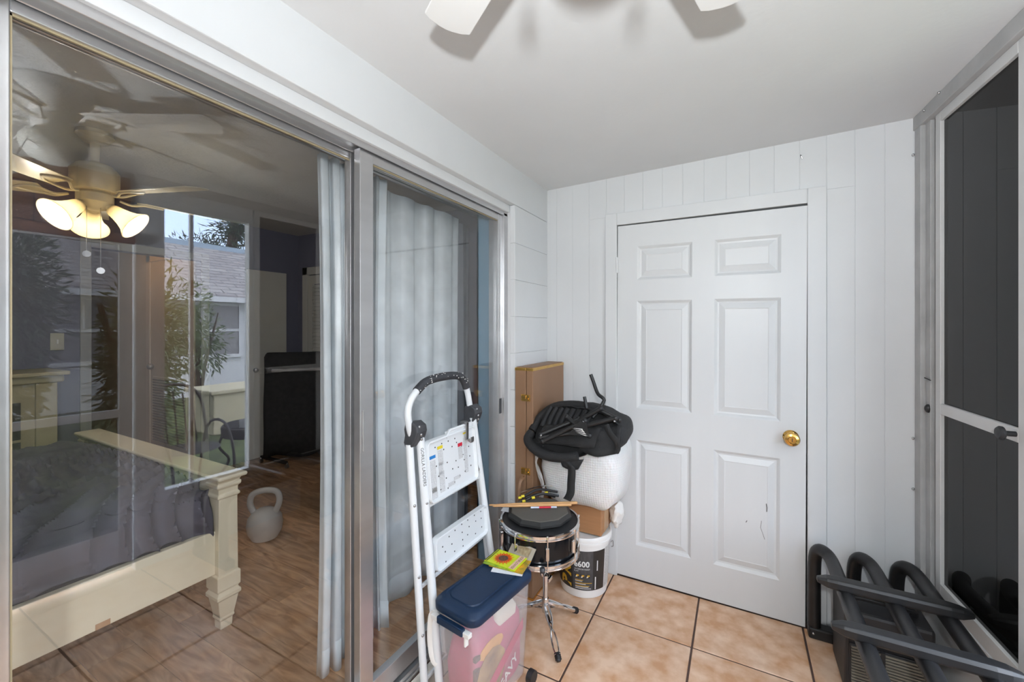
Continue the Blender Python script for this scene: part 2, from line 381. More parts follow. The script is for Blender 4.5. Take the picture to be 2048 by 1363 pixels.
# ------------------------------------------------------------------ right wall (own frame: x outwards, y towards the back wall)
RW = (.685, 2.4286, 0)
def rthing(name, label=None):
    o = empty(name, RW, RA); return st(o, label)
wr = rthing('wall_right', 'white wall with windows onto the yard')
def rb(mb, name, mat, par, **k): return mb.build(name, mat, par, rel=False, **k)
rb(MB().box(0, .10, -.72, .14, -.1, .37).box(0, .10, -1.21, -.72, -.1, .40), 'knee_wall', WHITE, wr)
rb(MB().box(0, .10, -4.3, -2.25, -.1, 2.6), 'wall_panel', WHITE, wr)
rb(MB().box(.02, .10, -1.33, .14, 2.30, 2.6).box(.02, .10, -2.25, -1.33, 1.99, 2.6), 'lintel', WHITE, wr)
rb(MB().box(-.018, .03, -1.33, .14, 2.295, 2.352), 'head_board', GREYP, wr, bevel=.003)
rb(MB().box(.0, .10, -1.33, -1.21, -.1, 2.30), 'post', WHITE, wr, bevel=.003)
# fixed/sliding window next to the back wall
w2 = rthing('window_2', 'dark sliding window beside the back wall')
rb(MB().box(-.014, .05, -.055, -.002, .02, 2.30), 'frame_board', GREYP, w2, bevel=.002)
rb(MB().box(.002, .05, -.098, -.058, .02, 2.30), 'jamb', GREYP, w2, bevel=.002)
rb(MB().box(.018, .05, -.128, -.099, .02, 2.295), 'track', M('dark_track', (.10, .10, .10), .5, var=.3), w2)
sash = rb(MB().box(.004, .034, -.172, -.133, .37, 2.295).box(.004, .034, -.662, -.622, .37, 2.295).box(.004, .034, -.622, -.172, 2.258, 2.295)
          .box(.004, .034, -.622, -.172, 1.098, 1.14).box(.004, .034, -.622, -.172, .37, .428), 'sash', M('pale_grey_paint', (.60, .60, .60), .5, var=.06), w2, bevel=.002)
for z0, z1 in ((.428, 1.098), (1.14, 2.258)): rb(MB().box(.016, .020, -.622, -.172, z0, z1), 'glass_pane', TINT, w2)
rb(MB().box(.026, .030, -.622, -.600, .428, 2.258).box(.026, .030, -.622, -.172, .428, .45), 'gasket', M('brown_gasket', (.12, .08, .055), .6, var=.1), w2)
kn = MB().lathe([(.008, 0), (.008, .022), (.012, .024), (.020, .028), (.021, .034), (.016, .040), (.004, .042)], n=20)
rb(kn.xf(Matrix.Translation((.004, -.612, 1.122)) @ Matrix.Rotation(-PI / 2, 4, 'Y')), 'knob', BLKPL, w2, smooth=True)
rb(MB().ball((.0, -.085, 1.105), (.012, .012, .018), 14, 8), 'latch', BLKPL, w2, smooth=True)
rb(MB().cyl((-.002, -.06, 1.23), (-.004, -.115, 1.225), .0022, n=6), 'hook', BLKPL, w2)
for (y, z) in ((-.001, 2.19), (-.001, .96), (-.001, .74), (-.22, 2.348), (-.10, 2.336)): rb(MB().ball((-.020, y - .004, z), (.005, .006, .006), 8, 6), 'screw', STEEL, w2)
# open half of the window with a slim mullion
w3 = rthing('window_3', 'open window bay towards the yard')
rb(MB().box(.0, .06, -1.21, -1.19, .40, 2.295).box(.0, .06, -.70, -.672, .37, 2.295).box(.0, .06, -1.19, -.70, 2.19, 2.295).box(.0, .06, -1.19, -.70, .40, .43), 'frame', WHITE, w3, bevel=.002)
rb(MB().box(.02, .045, -1.05, -1.03, .43, 2.19), 'mullion', WHITE, w3, bevel=.002)
for z in (.78, 1.70): rb(MB().box(.012, .02, -1.047, -1.033, z - .05, z + .05), 'latch', BLKPL, w3, bevel=.002)
# screen door
d2 = rthing('door_2', 'white framed screen door to the yard')
rb(MB().box(.01, .04, -1.40, -1.34, .03, 1.98).box(.01, .04, -2.22, -2.16, .03, 1.98).box(.01, .04, -2.16, -1.40, 1.92, 1.98).box(.01, .04, -2.16, -1.40, .92, .965).box(.01, .04, -2.16, -1.40, .03, .08), 'frame', WHITE, d2, bevel=.002)
rb(MB().box(.02, .03, -2.16, -1.40, .08, .26), 'kick_plate', WHITE, d2)
rb(MB().box(.024, .026, -2.16, -1.40, .965, 1.92).box(.024, .026, -2.16, -1.40, .26, .92), 'mesh', SCREEN, d2)
# wall behind the camera
st(MB().box(-1.3, 1.2, -1.8, -1.68, -.1, 2.6).build('wall_front', WHITE), 'white wall at the near end of the porch')

# ================================================================== SLIDING GLASS DOOR
wd = st(empty('window_1', (-1.15, 1.0, .09)), 'aluminium sliding glass door between porch and bedroom')
Y0 = -.45
MB().box(-1.21, -1.113, Y0, 1.994, 2.058, 2.070).box(-1.117, -1.113, Y0, 1.99, 2.046, 2.06).box(-1.163, -1.158, Y0, 1.99, 2.040, 2.06).box(-1.21, -1.206, Y0, 1.99, 2.036, 2.06).build('head_track', ALU, wd, bevel=.001, seg=1)
MB().box(-1.21, -1.113, 1.955, 1.996, .09, 2.06).box(-1.163, -1.158, 1.93, 1.957, .09, 2.06).build('jamb', ALU, wd, bevel=.001, seg=1)
MB().box(-1.21, -1.108, Y0, 1.994, .082, .10).box(-1.117, -1.113, Y0, 1.99, .10, .118).box(-1.163, -1.158, Y0, 1.99, .10, .125).build('sill_track', ALU, wd, bevel=.001, seg=1)
def panel(x0, x1, y0, y1, name, zt, rw0, rw1):
    z0, z1 = .128, zt
    o = MB().box(x0, x1, y0, y0 + rw0, z0, z1).box(x0, x1, y1 - rw1, y1, z0, z1).box(x0, x1, y0 + rw0, y1 - rw1, z1 - .036, z1).box(x0, x1, y0 + rw0, y1 - rw1, z0, z0 + .072).build(name, ALU, wd, bevel=.002)
    xm = (x0 + x1) / 2
    MB().box(xm - .0025, xm + .0025, y0 + rw0 - .004, y1 - rw1 + .004, z0 + .068, z1 - .032).build('glass_pane', DGLASS, o)
    g = .004
    MB().box(xm + .003, xm + .008, y0 + rw0, y1 - rw1, z1 - .036 - g, z1 - .036).box(xm + .003, xm + .008, y0 + rw0, y0 + rw0 + g, z0 + .072, z1 - .036).build('gasket', GASKET, o)
    return o
panel(-1.155, -1.125, .992, 1.955, 'sliding_panel', 2.050, .058, .040)
panel(-1.200, -1.170, .175, 1.04, 'fixed_panel', 2.056, .055, .05)
panel(-1.155, -1.125, -.43, .21, 'side_panel', 2.05, .05, .05)
MB().box(-1.128, -1.122, 1.925, 1.945, .98, 1.06).build('latch', DARKP, wd, bevel=.001)
MB().box(-1.124, -1.119, 1.0, 1.008, 1.02, 1.16).build('pull', ALU, wd, bevel=.001)
# tape mark on the frame
# ================================================================== BEDROOM SHELL
BZ, BC, XF, YE = .13, 2.44, -4.24, 2.89
fb = st(MB().box(-7.2, -1.21, -1.4, 3.0, -.1, BZ - .008).build('floor.001', M('underlay', (.04, .025, .015), .9, var=.1)), 'wood laminate floor of the bedroom')
rng = random.Random(3); y = -1.3; row = 0
while y < 2.89:
    x = -4.3 - rng.random() * .8 if not (1.0 < y < 2.0) else -6.6 - rng.random() * .5
    while x < -1.215:
        Ln = rng.choice((.62, .78, .95, 1.15)); x1 = min(x + Ln, -1.215)
        if x1 > -4.3 or 1.0 < y < 2.0:
            g = .0016
            o = MB().box(-Ln / 2 if x1 - x == Ln else 0, Ln / 2 if x1 - x == Ln else x1 - x - g, 0, .148 - g, -.008, 0).build('floor_plank', PLANK, fb, rel=False); o.location = (x + (Ln / 2 if x1 - x == Ln else 0), y, BZ)
        x = x1 + .0001
    y += .148; row += 1
st(MB().box(-7.2, -1.29, -1.4, 3.0, BC, 2.56).build('ceiling.001', BCEIL), 'textured bedroom ceiling')
wf = MB().box(XF - .1, XF, -1.4, 1.226, 0, 2.5).box(XF - .1, XF, 1.95, 3.0, 0, 2.5).box(XF - .1, XF, 1.226, 1.95, 2.04, 2.5)
st(wf.build('wall_far', LILAC), 'dusky blue far wall of the bedroom')
st(MB().box(-7.2, -1.2, YE, 3.0, 0, 2.5).build('wall_end', LILAC), 'dusky blue end wall of the bedroom')
st(MB().box(-4.4, -1.2, -1.5, -1.4, 0, 2.5).build('wall_near', LILAC), 'near wall of the bedroom')
st(MB().box(-1.307, -1.299, -1.4, 2.9, 2.10, 2.5).box(-1.307, -1.299, 1.986, 2.9, .1, 2.1).box(-1.307, -1.21, 1.986, 1.998, .1, 2.108).box(-1.307, -1.21, -.45, 1.99, 2.098, 2.109).box(-1.307, -1.299, -1.4, -.45, .1, 2.1).build('wall_inner', BLUEW), 'light blue wall and reveal inside the sliding door')
# hall behind the doorway
HALLW = M('hall_wall_paint', (.60, .52, .42), .6, var=.04)
st(MB().box(-7.2, -4.34, 1.97, 2.05, 0, 2.5).build('wall_hall', HALLW), 'hall wall with a utility door')
st(MB().box(-7.2, -4.34, .93, 1.0, 0, 2.5).box(-7.2, -7.1, 1.0, 1.97, 0, 2.5).build('wall_hall_back', M('hall_darkness_tone', (.16, .15, .16), .6, var=.05)), 'dark back of the hall')  # darkness of the unlit room beyond is put into this wall colour
t4 = st(empty('trim_4', (XF, 1.6, BZ)), 'grey casing of the hall doorway')
CAS = M('casing_paint', (.42, .43, .42), .5, var=.05)
for (a, b_, z0, z1) in ((1.165, 1.226, BZ, 2.10), (1.95, 2.01, BZ, 2.10), (1.226, 1.95, 2.04, 2.10)):
    MB().box(XF, XF + .015, a, b_, z0, z1).build('casing_board', CAS, t4, bevel=.003)
d3 = st(empty('door_3', (-4.83, 1.965, BZ)), 'hall utility door with a louvred return grille')
PEACH = M('warm_white_door_paint', (.66, .56, .46), .45, var=.03)
MB().box(-5.23, -4.43, 1.955, 1.97, BZ, 2.10).build('door_leaf', PEACH, d3)
MB().box(-5.31, -5.23, 1.945, 1.97, BZ, 2.18).box(-4.43, -4.36, 1.945, 1.97, BZ, 2.18).box(-5.31, -4.36, 1.945, 1.97, 2.10, 2.18).build('casing', PEACH, d3, bevel=.003)
MB().ball((-5.16, 1.925, 1.05), .03, 14, 8).cyl((-5.16, 1.95, 1.05), (-5.16, 1.93, 1.05), .012).build('knob', STEEL, d3, smooth=True)
gr = MB().box(-5.16, -4.5, 1.945, 1.955, .30, .95).build('grille_frame', PEACH, d3)
for k in range(24): MB().cbox((-4.83, 1.942, .325 + k * .026), (.62, .012, .012), Matrix.Rotation(.5, 4, 'X')).build('louvre', M('grille_louvre', (.26, .21, .17), .5, var=.1), gr)
# linen door on the far wall, louvred closet door on the end wall
DW2 = M('interior_door_paint', (.62, .61, .56), .45, var=.03)
d4 = st(empty('door_4', (XF, 2.53, BZ)), 'plain off-white door on the far bedroom wall')
MB().box(XF, XF + .03, 2.34, 2.735, BZ + .01, 2.01).build('door_leaf', DW2, d4, bevel=.002)
MB().ball((XF + .06, 2.40, 1.02), .025, 12, 8).build('knob', STEEL, d4, smooth=True)
d5 = st(empty('door_5', (-3.75, YE, BZ)), 'louvred closet door on the end wall')
MB().box(-4.13, -4.05, YE - .03, YE, BZ, 2.08).box(-4.13, -3.38, YE - .03, YE, 2.0, 2.08).box(-3.46, -3.38, YE - .03, YE, BZ, 2.08).build('casing', DW2, d5, bevel=.003)
lf = MB().box(-4.04, -3.97, YE - .026, YE, BZ, 1.99).box(-3.54, -3.47, YE - .026, YE, BZ, 1.99).box(-3.97, -3.54, YE - .026, YE, 1.90, 1.99).box(-3.97, -3.54, YE - .026, YE, BZ, .26).build('door_leaf', DW2, d5)
for k in range(42): MB().cbox((-3.755, YE - .014, .275 + k * .039), (.43, .006, .044), Matrix.Rotation(-.6, 4, 'X')).build('louvre', DW2, lf)
# light switch
ls = tag(MB().box(XF, XF + .006, 1.015, 1.085, 1.28, 1.40).build('light_switch', M('switch_plastic', (.55, .53, .46), .4, var=.03), bevel=.002, origin=(XF, 1.05, 1.34)), 'cream light switch plate on the far bedroom wall', 'switch')
MB().box(XF + .006, XF + .012, 1.045, 1.055, 1.325, 1.355).build('toggle', WPL, ls)
# ================================================================== STEP LADDER
ld = thing('step_ladder', 'white folded step ladder with a black hand grip leaning on the sliding glass door', 'ladder', (-1.02, 1.45, 0))
FL0, FL1 = Vector((-.985, 1.252, .012)), Vector((-1.072, 1.232, 1.03))
FR0, FR1 = Vector((-.985, 1.705, .012)), Vector((-1.072, 1.592, 1.03))
RL0, RL1 = Vector((-1.035, 1.222, .012)), Vector((-1.092, 1.196, 1.0))
RR0, RR1 = Vector((-1.035, 1.735, .012)), Vector((-1.092, 1.622, 1.0))
def lerp(a, b, t): return a + (b - a) * t
for a, b in ((FL0, FL1), (FR0, FR1)): MB().tube([a, b], .016, 14).build('front_rail', LADW, ld, smooth=True)
for a, b in ((RL0, RL1), (RR0, RR1)): MB().tube([a, b], .0145, 14).build('rear_rail', LADW, ld, smooth=True)
for a in (FL0, FR0, RL0, RR0): MB().cyl(a - Vector((0, 0, .012)), a + Vector((0, 0, .03)), .018, .0165, 14).build('foot', DARKP, ld, smooth=True)
hp = [(-1.085, 1.212, 1.00), (-1.088, 1.190, 1.075), (-1.09, 1.186, 1.131), (-1.093, 1.211, 1.173), (-1.095, 1.259, 1.207), (-1.097, 1.309, 1.227), (-1.1, 1.406, 1.233), (-1.1, 1.502, 1.228), (-1.098, 1.548, 1.209), (-1.095, 1.575, 1.165), (-1.09, 1.588, 1.107), (-1.085, 1.604, 1.01)]
MB().tube(smoothpath(hp, 5), .0135, 14).build('hand_loop', LADW, ld, smooth=True)
PAINTY = M('paint_spotted_grip', (.045, .047, .055), .55, col2=(.03, .032, .04), vs=40)
gp = MB().tube(smoothpath(hp, 5)[18:46], .0172, 14).build('grip', PAINTY, ld, smooth=True)
rg = random.Random(5); sp = MB()
path = smoothpath(hp, 5)[19:45]
for k in range(34):
    p = rg.choice(path); a = rg.uniform(-.6, 1.6); d = Vector((math.cos(a), 0, math.sin(a))) * .0168
    sp.ball(p + d + Vector((0, rg.uniform(-.012, .012), 0)), (rg.uniform(.0012, .003), rg.uniform(.0015, .0045), rg.uniform(.0012, .003)), 6, 4)
sp.build('paint_spatter', WPL, gp)['kind'] = 'stuff'
for s_, (a, b, c_) in ((-1, (FL1, RL1, hp[1])), (1, (FR1, RR1, hp[-2]))):
    y = a.y
    prof = [(-1.05, 1.06), (-1.046, 1.02), (-1.052, .985), (-1.06, .955), (-1.075, .915), (-1.105, .90), (-1.116, .94), (-1.110, .99), (-1.114, 1.03), (-1.108, 1.075), (-1.075, 1.085)]
    prof = [(px, 1.086 - (1.085 - pz) * .56) for px, pz in prof]
    m = MB(); n = len(prof); w0, w1 = (y - .044, y + .014) if s_ < 0 else (y - .014, y + .046)
    m.add([(px, yy, pz) for yy in (w0, w1) for px, pz in prof], [tuple(range(n)), tuple(range(n, 2 * n))[::-1]] + [(k, n + k, n + (k + 1) % n, (k + 1) % n) for k in range(n)])
    j = m.build('joint', DARKP, ld, bevel=.006)
    for q, (px, pz) in enumerate(((-1.060, 1.068), (-1.058, 1.038), (-1.064, 1.018), (-1.077, .997))):
        MB().ball((px + .008, lerp(Vector((0, w0, 0)), Vector((0, w1, 0)), .3 + .15 * q).y, pz), (.005, .006, .006), 10, 6).build('rivet', STEEL, j, smooth=True)
def pan(name, y0, y1, zb, zt, xb, xt, notch=False):
    """pressed tray step: flat field with a raised rounded rim"""
    o = empty(name); COL.objects.unlink(o); bpy.data.objects.remove(o)
    h = (zt - zb); w = y1 - y0; cy, cz_ = (y0 + y1) / 2, (zb + zt) / 2
    def P(p, d):
        t = (p[1] + h / 2) / h
        return Vector((xb + (xt - xb) * t + d, cy + p[0], cz_ + p[1]))
    def out(r, ins):
        q = rrect(w - 2 * ins, h - 2 * ins, max(r - ins, .004), 5)
        if notch:
            q2 = []
            for (a, b) in q:
                if b > h / 2 - ins - r and -.09 < a < .0: b += 0
                q2.append((a, b))
            q = q2
        return q
    m = MB(); r = .022
    loft(m, [[P(p, -.012) for p in out(r, 0)], [P(p, .012) for p in out(r, 0)], [P(p, .013) for p in out(r, .004)], [P(p, .0) for p in out(r, .010)]], (True, True))
    return m.build(name, LADW, ld, smooth=True), P, w, h
s1, P1, w1, h1 = pan('top_step', 1.245, 1.572, .765, 1.0, -1.036, -1.058)
# raised half of the rim with a steel hook
rm = MB().tube([P1((-w1 / 2 + .02, h1 / 2 - .006), .008), P1((-.045, h1 / 2 - .004), .008), P1((-.02, h1 / 2 + .016), .008), P1((w1 / 2 - .02, h1 / 2 + .016), .008), P1((w1 / 2 - .006, h1 / 2 - .01), .008)], .006, 8)
rm.box(-1.064, -1.05, 1.375, 1.565, .985, 1.012).build('rim', LADW, s1, smooth=True)
MB().cbox(P1((.095, h1 / 2 - .010), .016), (.004, .018, .075)).cbox(P1((.098, h1 / 2 - .052), .026), (.022, .022, .005), Matrix.Rotation(.4, 4, 'Y')).cbox(P1((.100, h1 / 2 - .044), .036), (.004, .022, .02)).cbox(P1((.093, h1 / 2 + .026), .004), (.026, .024, .010)).build('hook', STEEL, s1, bevel=.001)
s2, P2, w2_, h2 = pan('step', 1.26, 1.628, .50, .628, -1.020, -1.030)
s3, P3, w3_, h3 = pan('step', 1.27, 1.66, .19, .30, -.992, -1.000)
INK_SHADE = M('ink_and_dimple_shade', (.03, .03, .03), .6, var=.1)  # dark ink for print, also painted as the shade in the step dimples
def dots(par, P, w, h, pts):
    for a, b in pts: 
        p = P((a * w, b * h), .0008); MB().ball(p, (.0012, .0032, .0032), 8, 5).build('dimple_shade', INK_SHADE, par)
dots(s1, P1, w1, h1, [(-.33, .36), (-.2, .38), (-.07, .38), (.07, .38), (.36, .32), (-.33, .05), (-.17, .27), (.0, .26), (.10, .3), (.36, .14), (.20, .2), (.22, .04), (.37, -.04), (.06, -.01), (-.12, .03), (-.3, -.13), (-.28, -.36), (-.16, -.22), (-.02, -.12), (.1, -.14), (.24, -.06), (.38, -.22), (.24, -.27), (.12, -.3), (.0, -.36), (-.14, -.4)])
dots(s2, P2, w2_, h2, [(-.36, .1), (-.24, .26), (-.13, .32), (0, .36), (.12, .36), (.26, .36), (.40, .34), (0, .1), (.14, .12), (.28, .14), (.4, .1), (.4, -.2), (.26, -.26), (-.32, -.1), (-.2, -.02), (0, -.14), (.1, -.1), (-.32, -.4), (-.16, -.3), (0, -.34)])
dots(s3, P3, w3_, h3, [(-.3, .2), (-.1, .2), (.1, .2), (.3, .2), (-.2, -.2), (0, -.2), (.2, -.2)])
FINE = printmat('fine_print', (.72, .74, .76), (.40, .40, .42), 120, 'Z')
def patch(par, P, w, h, a, b, pw, ph, mat, nm='sticker', d=.0012):
    q = [P((a * w - pw / 2, b * h - ph / 2), d), P((a * w + pw / 2, b * h - ph / 2), d), P((a * w + pw / 2, b * h + ph / 2), d), P((a * w - pw / 2, b * h + ph / 2), d)]
    return MB().add(q, [(0, 1, 2, 3)]).build(nm, mat, par, solid=.0006)
YEL = M('yellow_print', (.75, .60, .03), .5, var=.05); RED = M('red_print', (.60, .02, .05), .5, var=.05); BLU = M('blue_print', (.02, .20, .55), .5, var=.05)
patch(s1, P1, w1, h1, -.40, .22, .042, .012, BLU); patch(s1, P1, w1, h1, -.24, .33, .034, .012, YEL); patch(s1, P1, w1, h1, .17, .24, .032, .014, RED); patch(s1, P1, w1, h1, .29, .42, .026, .011, YEL)
for a, b, pw, ph in ((-.40, -.08, .036, .115), (-.24, .16, .03, .06), (-.25, -.02, .026, .05), (-.24, -.24, .03, .08), (.17, .10, .028, .05), (.28, .02, .024, .15), (-.06, -.36, .045, .016), (.06, -.30, .045, .014), (-.39, -.40, .032, .04)): patch(s1, P1, w1, h1, a, b, pw, ph, FINE, 'fine_print')
patch(s1, P1, w1, h1, -.395, -.31, .028, .020, printmat('barcode', (.75, .75, .75), (.05, .05, .05), 150, 'Y', .45), 'barcode')
MB().bar(lerp(FL0, FL1, .735), lerp(FR0, FR1, .735), .012, .022).build('crossbar', LADW, ld, bevel=.003)
for t in (.49, .18): MB().bar(lerp(FL0, FL1, t), lerp(FR0, FR1, t), .010, .014).build('crossbar', LADW, ld, bevel=.003)
for t in (.45, .1): MB().bar(lerp(RL0, RL1, t), lerp(RR0, RR1, t), .010, .016).build('crossbar', LADW, ld, bevel=.003)
MB().bar(lerp(FR0, FR1, .88) + Vector((.004, -.03, 0)), lerp(FR0, FR1, .75) + Vector((.012, -.010, 0)), .004, .008).build('link', LADW, ld)
for p in (lerp(RL0, RL1, .77), lerp(FL0, FL1, .75), lerp(RL0, RL1, .5), lerp(RL0, RL1, .28), lerp(FR0, FR1, .77) + Vector((0, -.02, 0)), lerp(FR0, FR1, .9) + Vector((0, -.02, 0))):
    MB().ball(p + Vector((.012, -.005, 0)), (.005, .006, .006), 10, 6).build('rivet', STEEL, ld, smooth=True)
# lettering down the left rail
v, f = text2d('GORILLA LADDERS', .017)
d = (FL1 - FL0).normalized(); base = lerp(FL0, FL1, .885)
nrm = Vector((.82, -.57, 0)); side = d.cross(nrm).normalized()
MB().add([base - d * p.x + side * p.y * 1.0 + nrm * .0164 for p in v], f).build('lettering', INK_SHADE, ld)

# ================================================================== STORAGE BIN
BINL = Vector((-.872, 1.388, 0)); BR = -.133
bn = thing('storage_bin', 'translucent pet food bin on wheels with a navy blue lid in front of the ladder', 'bin', BINL, BR)
def rb2(mb, name, mat, par, **k): return mb.build(name, mat, par, rel=False, **k)
rings = []
for z, w, l in ((.03, .165, .315), (.035, .172, .322), (.40, .195, .362)): rings.append([Vector((x, y, z)) for x, y in rrect(w, l, .035, 6)])
inner = [[Vector((x, y, z)) for x, y in rrect(w - .006, l - .006, .033, 6)] for z, w, l in ((.40, .195, .362), (.04, .172, .322))]
body = rb2(loft(MB(), rings + inner, (True, True)), 'tub', FROST, bn, smooth=True)
lr = [(.402, .208, .376), (.406, .212, .381), (.428, .212, .382), (.433, .206, .376), (.438, .194, .362), (.442, .190, .356), (.446, .178, .344), (.447, .162, .326), (.443, .158, .320), (.443, .140, .300), (.447, .136, .296), (.446, .02, .1)]
rb2(loft(MB(), [[Vector((x, y, z)) for x, y in rrect(w, l, min(.04, w / 2.2), 6)] for z, w, l in lr], (True, True)), 'lid', NAVY, bn, smooth=True)
lt = rb2(MB().box(-.062, .062, -.206, -.186, .372, .398), 'latch', NAVY, bn, bevel=.004)
for x in (-.082, .072): rb2(MB().box(x - .016, x + .016, -.200, -.180, .372, .388), 'hinge_tab', WPL, bn, bevel=.002)
rb2(MB().box(.062, .07, -.195, -.178, .335, .385), 'hinge_tab', WPL, bn, bevel=.002)
# long flexible handle hanging at the left end
hs = smoothpath([(-.10, -.176, .385), (-.118, -.178, .36), (-.125, -.176, .27), (-.115, -.172, .20), (-.10, -.165, .18)], 5)
rb2(MB().tube(hs, .012, 8, flat=.4), 'handle', WPL, bn, smooth=True)
for x in (-.075, .075):
    wh = rb2(MB().cyl((x + .028, .15, .026), (x + .052 if x > 0 else x + .004, .15, .026), .026, n=20) if x > 0 else MB().cyl((x - .028, .15, .026), (x - .052, .15, .026), .026, n=20), 'wheel', BLKPL, bn, smooth=True)
for x in (-.06, .06): rb2(MB().cyl((x, -.13, .0), (x, -.13, .032), .014, n=12), 'foot', BLKPL, bn, smooth=True)
# pet food bag and white pouch inside the bin
PINK = M('pink_bag_film', (.55, .12, .21), .45, var=.15, vs=9, bump=.5, bs=25)
bg_ = thing('pet_food_bag', 'pink pet food bag slumped inside the translucent bin', 'bag', BINL + Vector((0, 0, .045)), BR)
rgs = []
for z, w, l, dx in ((0, .130, .275, 0), (.03, .146, .295, 0), (.15, .152, .30, .0), (.24, .135, .29, .004), (.285, .07, .26, .01), (.30, .02, .24, .012)):
    rgs.append([Vector((x + dx + .004 * math.sin(y * 40 + z * 30), y, z)) for x, y in rrect(w, l, min(.03, w / 2.3), 5)])
rb2(loft(MB(), rgs, (True, True)), 'film', PINK, bg_, smooth=True)
TANP = M('puppy_photo_print', (.55, .36, .16), .5, col2=(.20, .11, .05), vs=16)
def sidepatch(par, nm, mat, pts, x=.079):
    n = len(pts); return rb2(MB().add([(x - .0 * q, a, b) for q, (a, b) in enumerate(pts)], [tuple(range(n))]), nm, mat, par, solid=.001)
sidepatch(bg_, 'printed_photo', TANP, [(-.06 + .085 * math.cos(t * .5), .125 + .085 * math.sin(t * .5)) for t in range(13)])
sidepatch(bg_, 'printed_photo', M('orange_print', (.75, .38, .10), .5, var=.2, vs=30), [(-.06 + .07 * math.cos(t * .5), .215 + .03 * math.sin(t * .5)) for t in range(13)], .0775)
rb2(MB().box(.066, .0785, -.151, -.125, .12, .18).box(.066, .0785, -.151, -.125, .21, .225), 'printed_blocks', M('brown_print', (.10, .05, .04), .5, var=.1), bg_)
v, f = text2d('HEAVY', .05, .001)
rb2(MB().add([(.0802, .03 + p.x * .86 - p.y * .5, .05 + p.x * .5 + p.y * .86) for p in v], f), 'lettering', WPL, bg_)
rb2(MB().add([(.0796, y, .02 + (y + .13) * .55 + dz) for y, dz in ((-.13, 0), (.14, 0), (.14, .045), (-.13, .045))], [(0, 1, 2, 3)]), 'printed_band', M('magenta_print', (.55, .03, .12), .5, var=.1), bg_, solid=.0008)
wp = MB(); loft(wp, [[Vector((x + .03, y + .055, z)) for x, y in rrect(w, l, .02, 4)] for z, w, l in ((.255, .03, .09), (.275, .07, .13), (.32, .075, .135), (.355, .04, .10), (.362, .01, .08))], (True, True))
pw = tag(wp.build('white_pouch', M('white_pouch_film', (.82, .76, .66), .5, var=.06, bump=.3, bs=30), rel=False, smooth=True), 'small white pouch lying on the pink bag inside the bin', 'pouch'); pw.location = BINL; pw.rotation_euler = (0, 0, BR)

# ================================================================== SEED PACKETS on the bin lid
def packet(name, label, c, rz, w, h, z, col, thick=.0022, curl=0):
    t = thing(name, label, 'seed packet', (c[0], c[1], z), rz, 'seed packets on the bin lid')
    m = MB().grid(lambda a, b: Vector(((a - .5) * w, (b - .5) * h, thick / 2 + curl * (a - .5) ** 2 * 4)), 8, 4)
    m.build('paper', col, t, rel=False, solid=thick); return t
PKG = M('green_yellow_print', (.50, .60, .03), .45, col2=(.12, .26, .03), vs=22)
PKO = M('yellow_flower_print', (.80, .38, .02), .45, col2=(.16, .20, .04), vs=30)
PKW = M('white_paper', (.74, .76, .80), .6, var=.05)
PKB = M('grey_beige_print', (.42, .37, .29), .6, var=.1, vs=10)
LZ = .4478
packet('seed_packet', 'white torn paper packet at the bottom of the seed packet pile', (-.835, 1.512), .25, .13, .10, LZ, PKW)
packet('seed_packet', 'yellow flower seed packet second in the pile under the sunflower one', (-.842, 1.530), .10, .15, .10, LZ + .0028, PKO)
packet('seed_packet', 'green seed packet just under the sunflower packet', (-.872, 1.528), .05, .145, .10, LZ + .0056, PKG)
sf = packet('seed_packet', 'sunflower seed packet on top of the pile on the navy lid', (-.868, 1.540), -.04, .150, .105, LZ + .0084, M('lime_print', (.62, .72, .02), .4, var=.12, vs=20))
fz = .0026
PET1 = M('orange_petal_print', (.85, .22, .01), .4, var=.3, vs=40); PET2 = M('red_petal_print', (.62, .06, .01), .4, var=.2, vs=40)
for ring, (r0, r1, mt, ph, nn) in enumerate(((.016, .049, PET1, 0, 18), (.016, .037, PET2, .17, 18))):
    m = MB()
    for k in range(nn):
        a = ph + k * 2 * PI / nn; b = .16
        q = [(r0, a - .05), ((r0 + r1) / 2, a - b), (r1, a), ((r0 + r1) / 2, a + b), (r0, a + .05)]
        m.add([(max(-.055, min(.040, r * math.cos(t))) - .012, max(-.051, min(.051, r * math.sin(t))), fz + ring * .0003 + .00002 * k) for r, t in q], [(0, 1, 2, 3, 4)])
    m.build('petal_print', mt, sf, rel=False)
MB().add([(-.012 + .021 * math.cos(k * PI / 12), .021 * math.sin(k * PI / 12), fz + .0009) for k in range(24)], [tuple(range(24))]).build('flower_centre_print', M('seed_head_print', (.07, .035, .025), .6, col2=(.16, .08, .05), vs=180), sf, rel=False)
MB().add([(.042, -.052, fz + .001), (.068, -.052, fz + .001), (.068, .052, fz + .001), (.042, .052, fz + .001)], [(0, 1, 2, 3)]).build('title_strip', M('peach_print', (.80, .52, .36), .5, var=.05), sf, rel=False)
v, f = text2d('SUNFLOWER', .017); MB().add([(.055 + p.y, -p.x, fz + .0013) for p in v], f).build('lettering', INK_SHADE, sf, rel=False)
for x in (-.074, -.066): MB().add([(x, -.052, fz + .001), (x + .004, -.052, fz + .001), (x + .004, .052, fz + .001), (x, .052, fz + .001)], [(0, 1, 2, 3)]).build('border_print', INK_SHADE, sf, rel=False)
bp_ = thing('seed_packet', 'beige seed packet propped against the drum behind the sunflower packet', 'seed packet', (-.838, 1.600, LZ - .012), -.18, 'seed packets on the bin lid')
mm = Matrix.Rotation(.75, 4, 'X')
MB().grid(lambda a, b: mm @ Vector(((a - .5) * .125, b * .075 - .012, .004 + .004 * math.sin(a * 3))), 6, 3).build('paper', PKB, bp_, rel=False, solid=.0015)
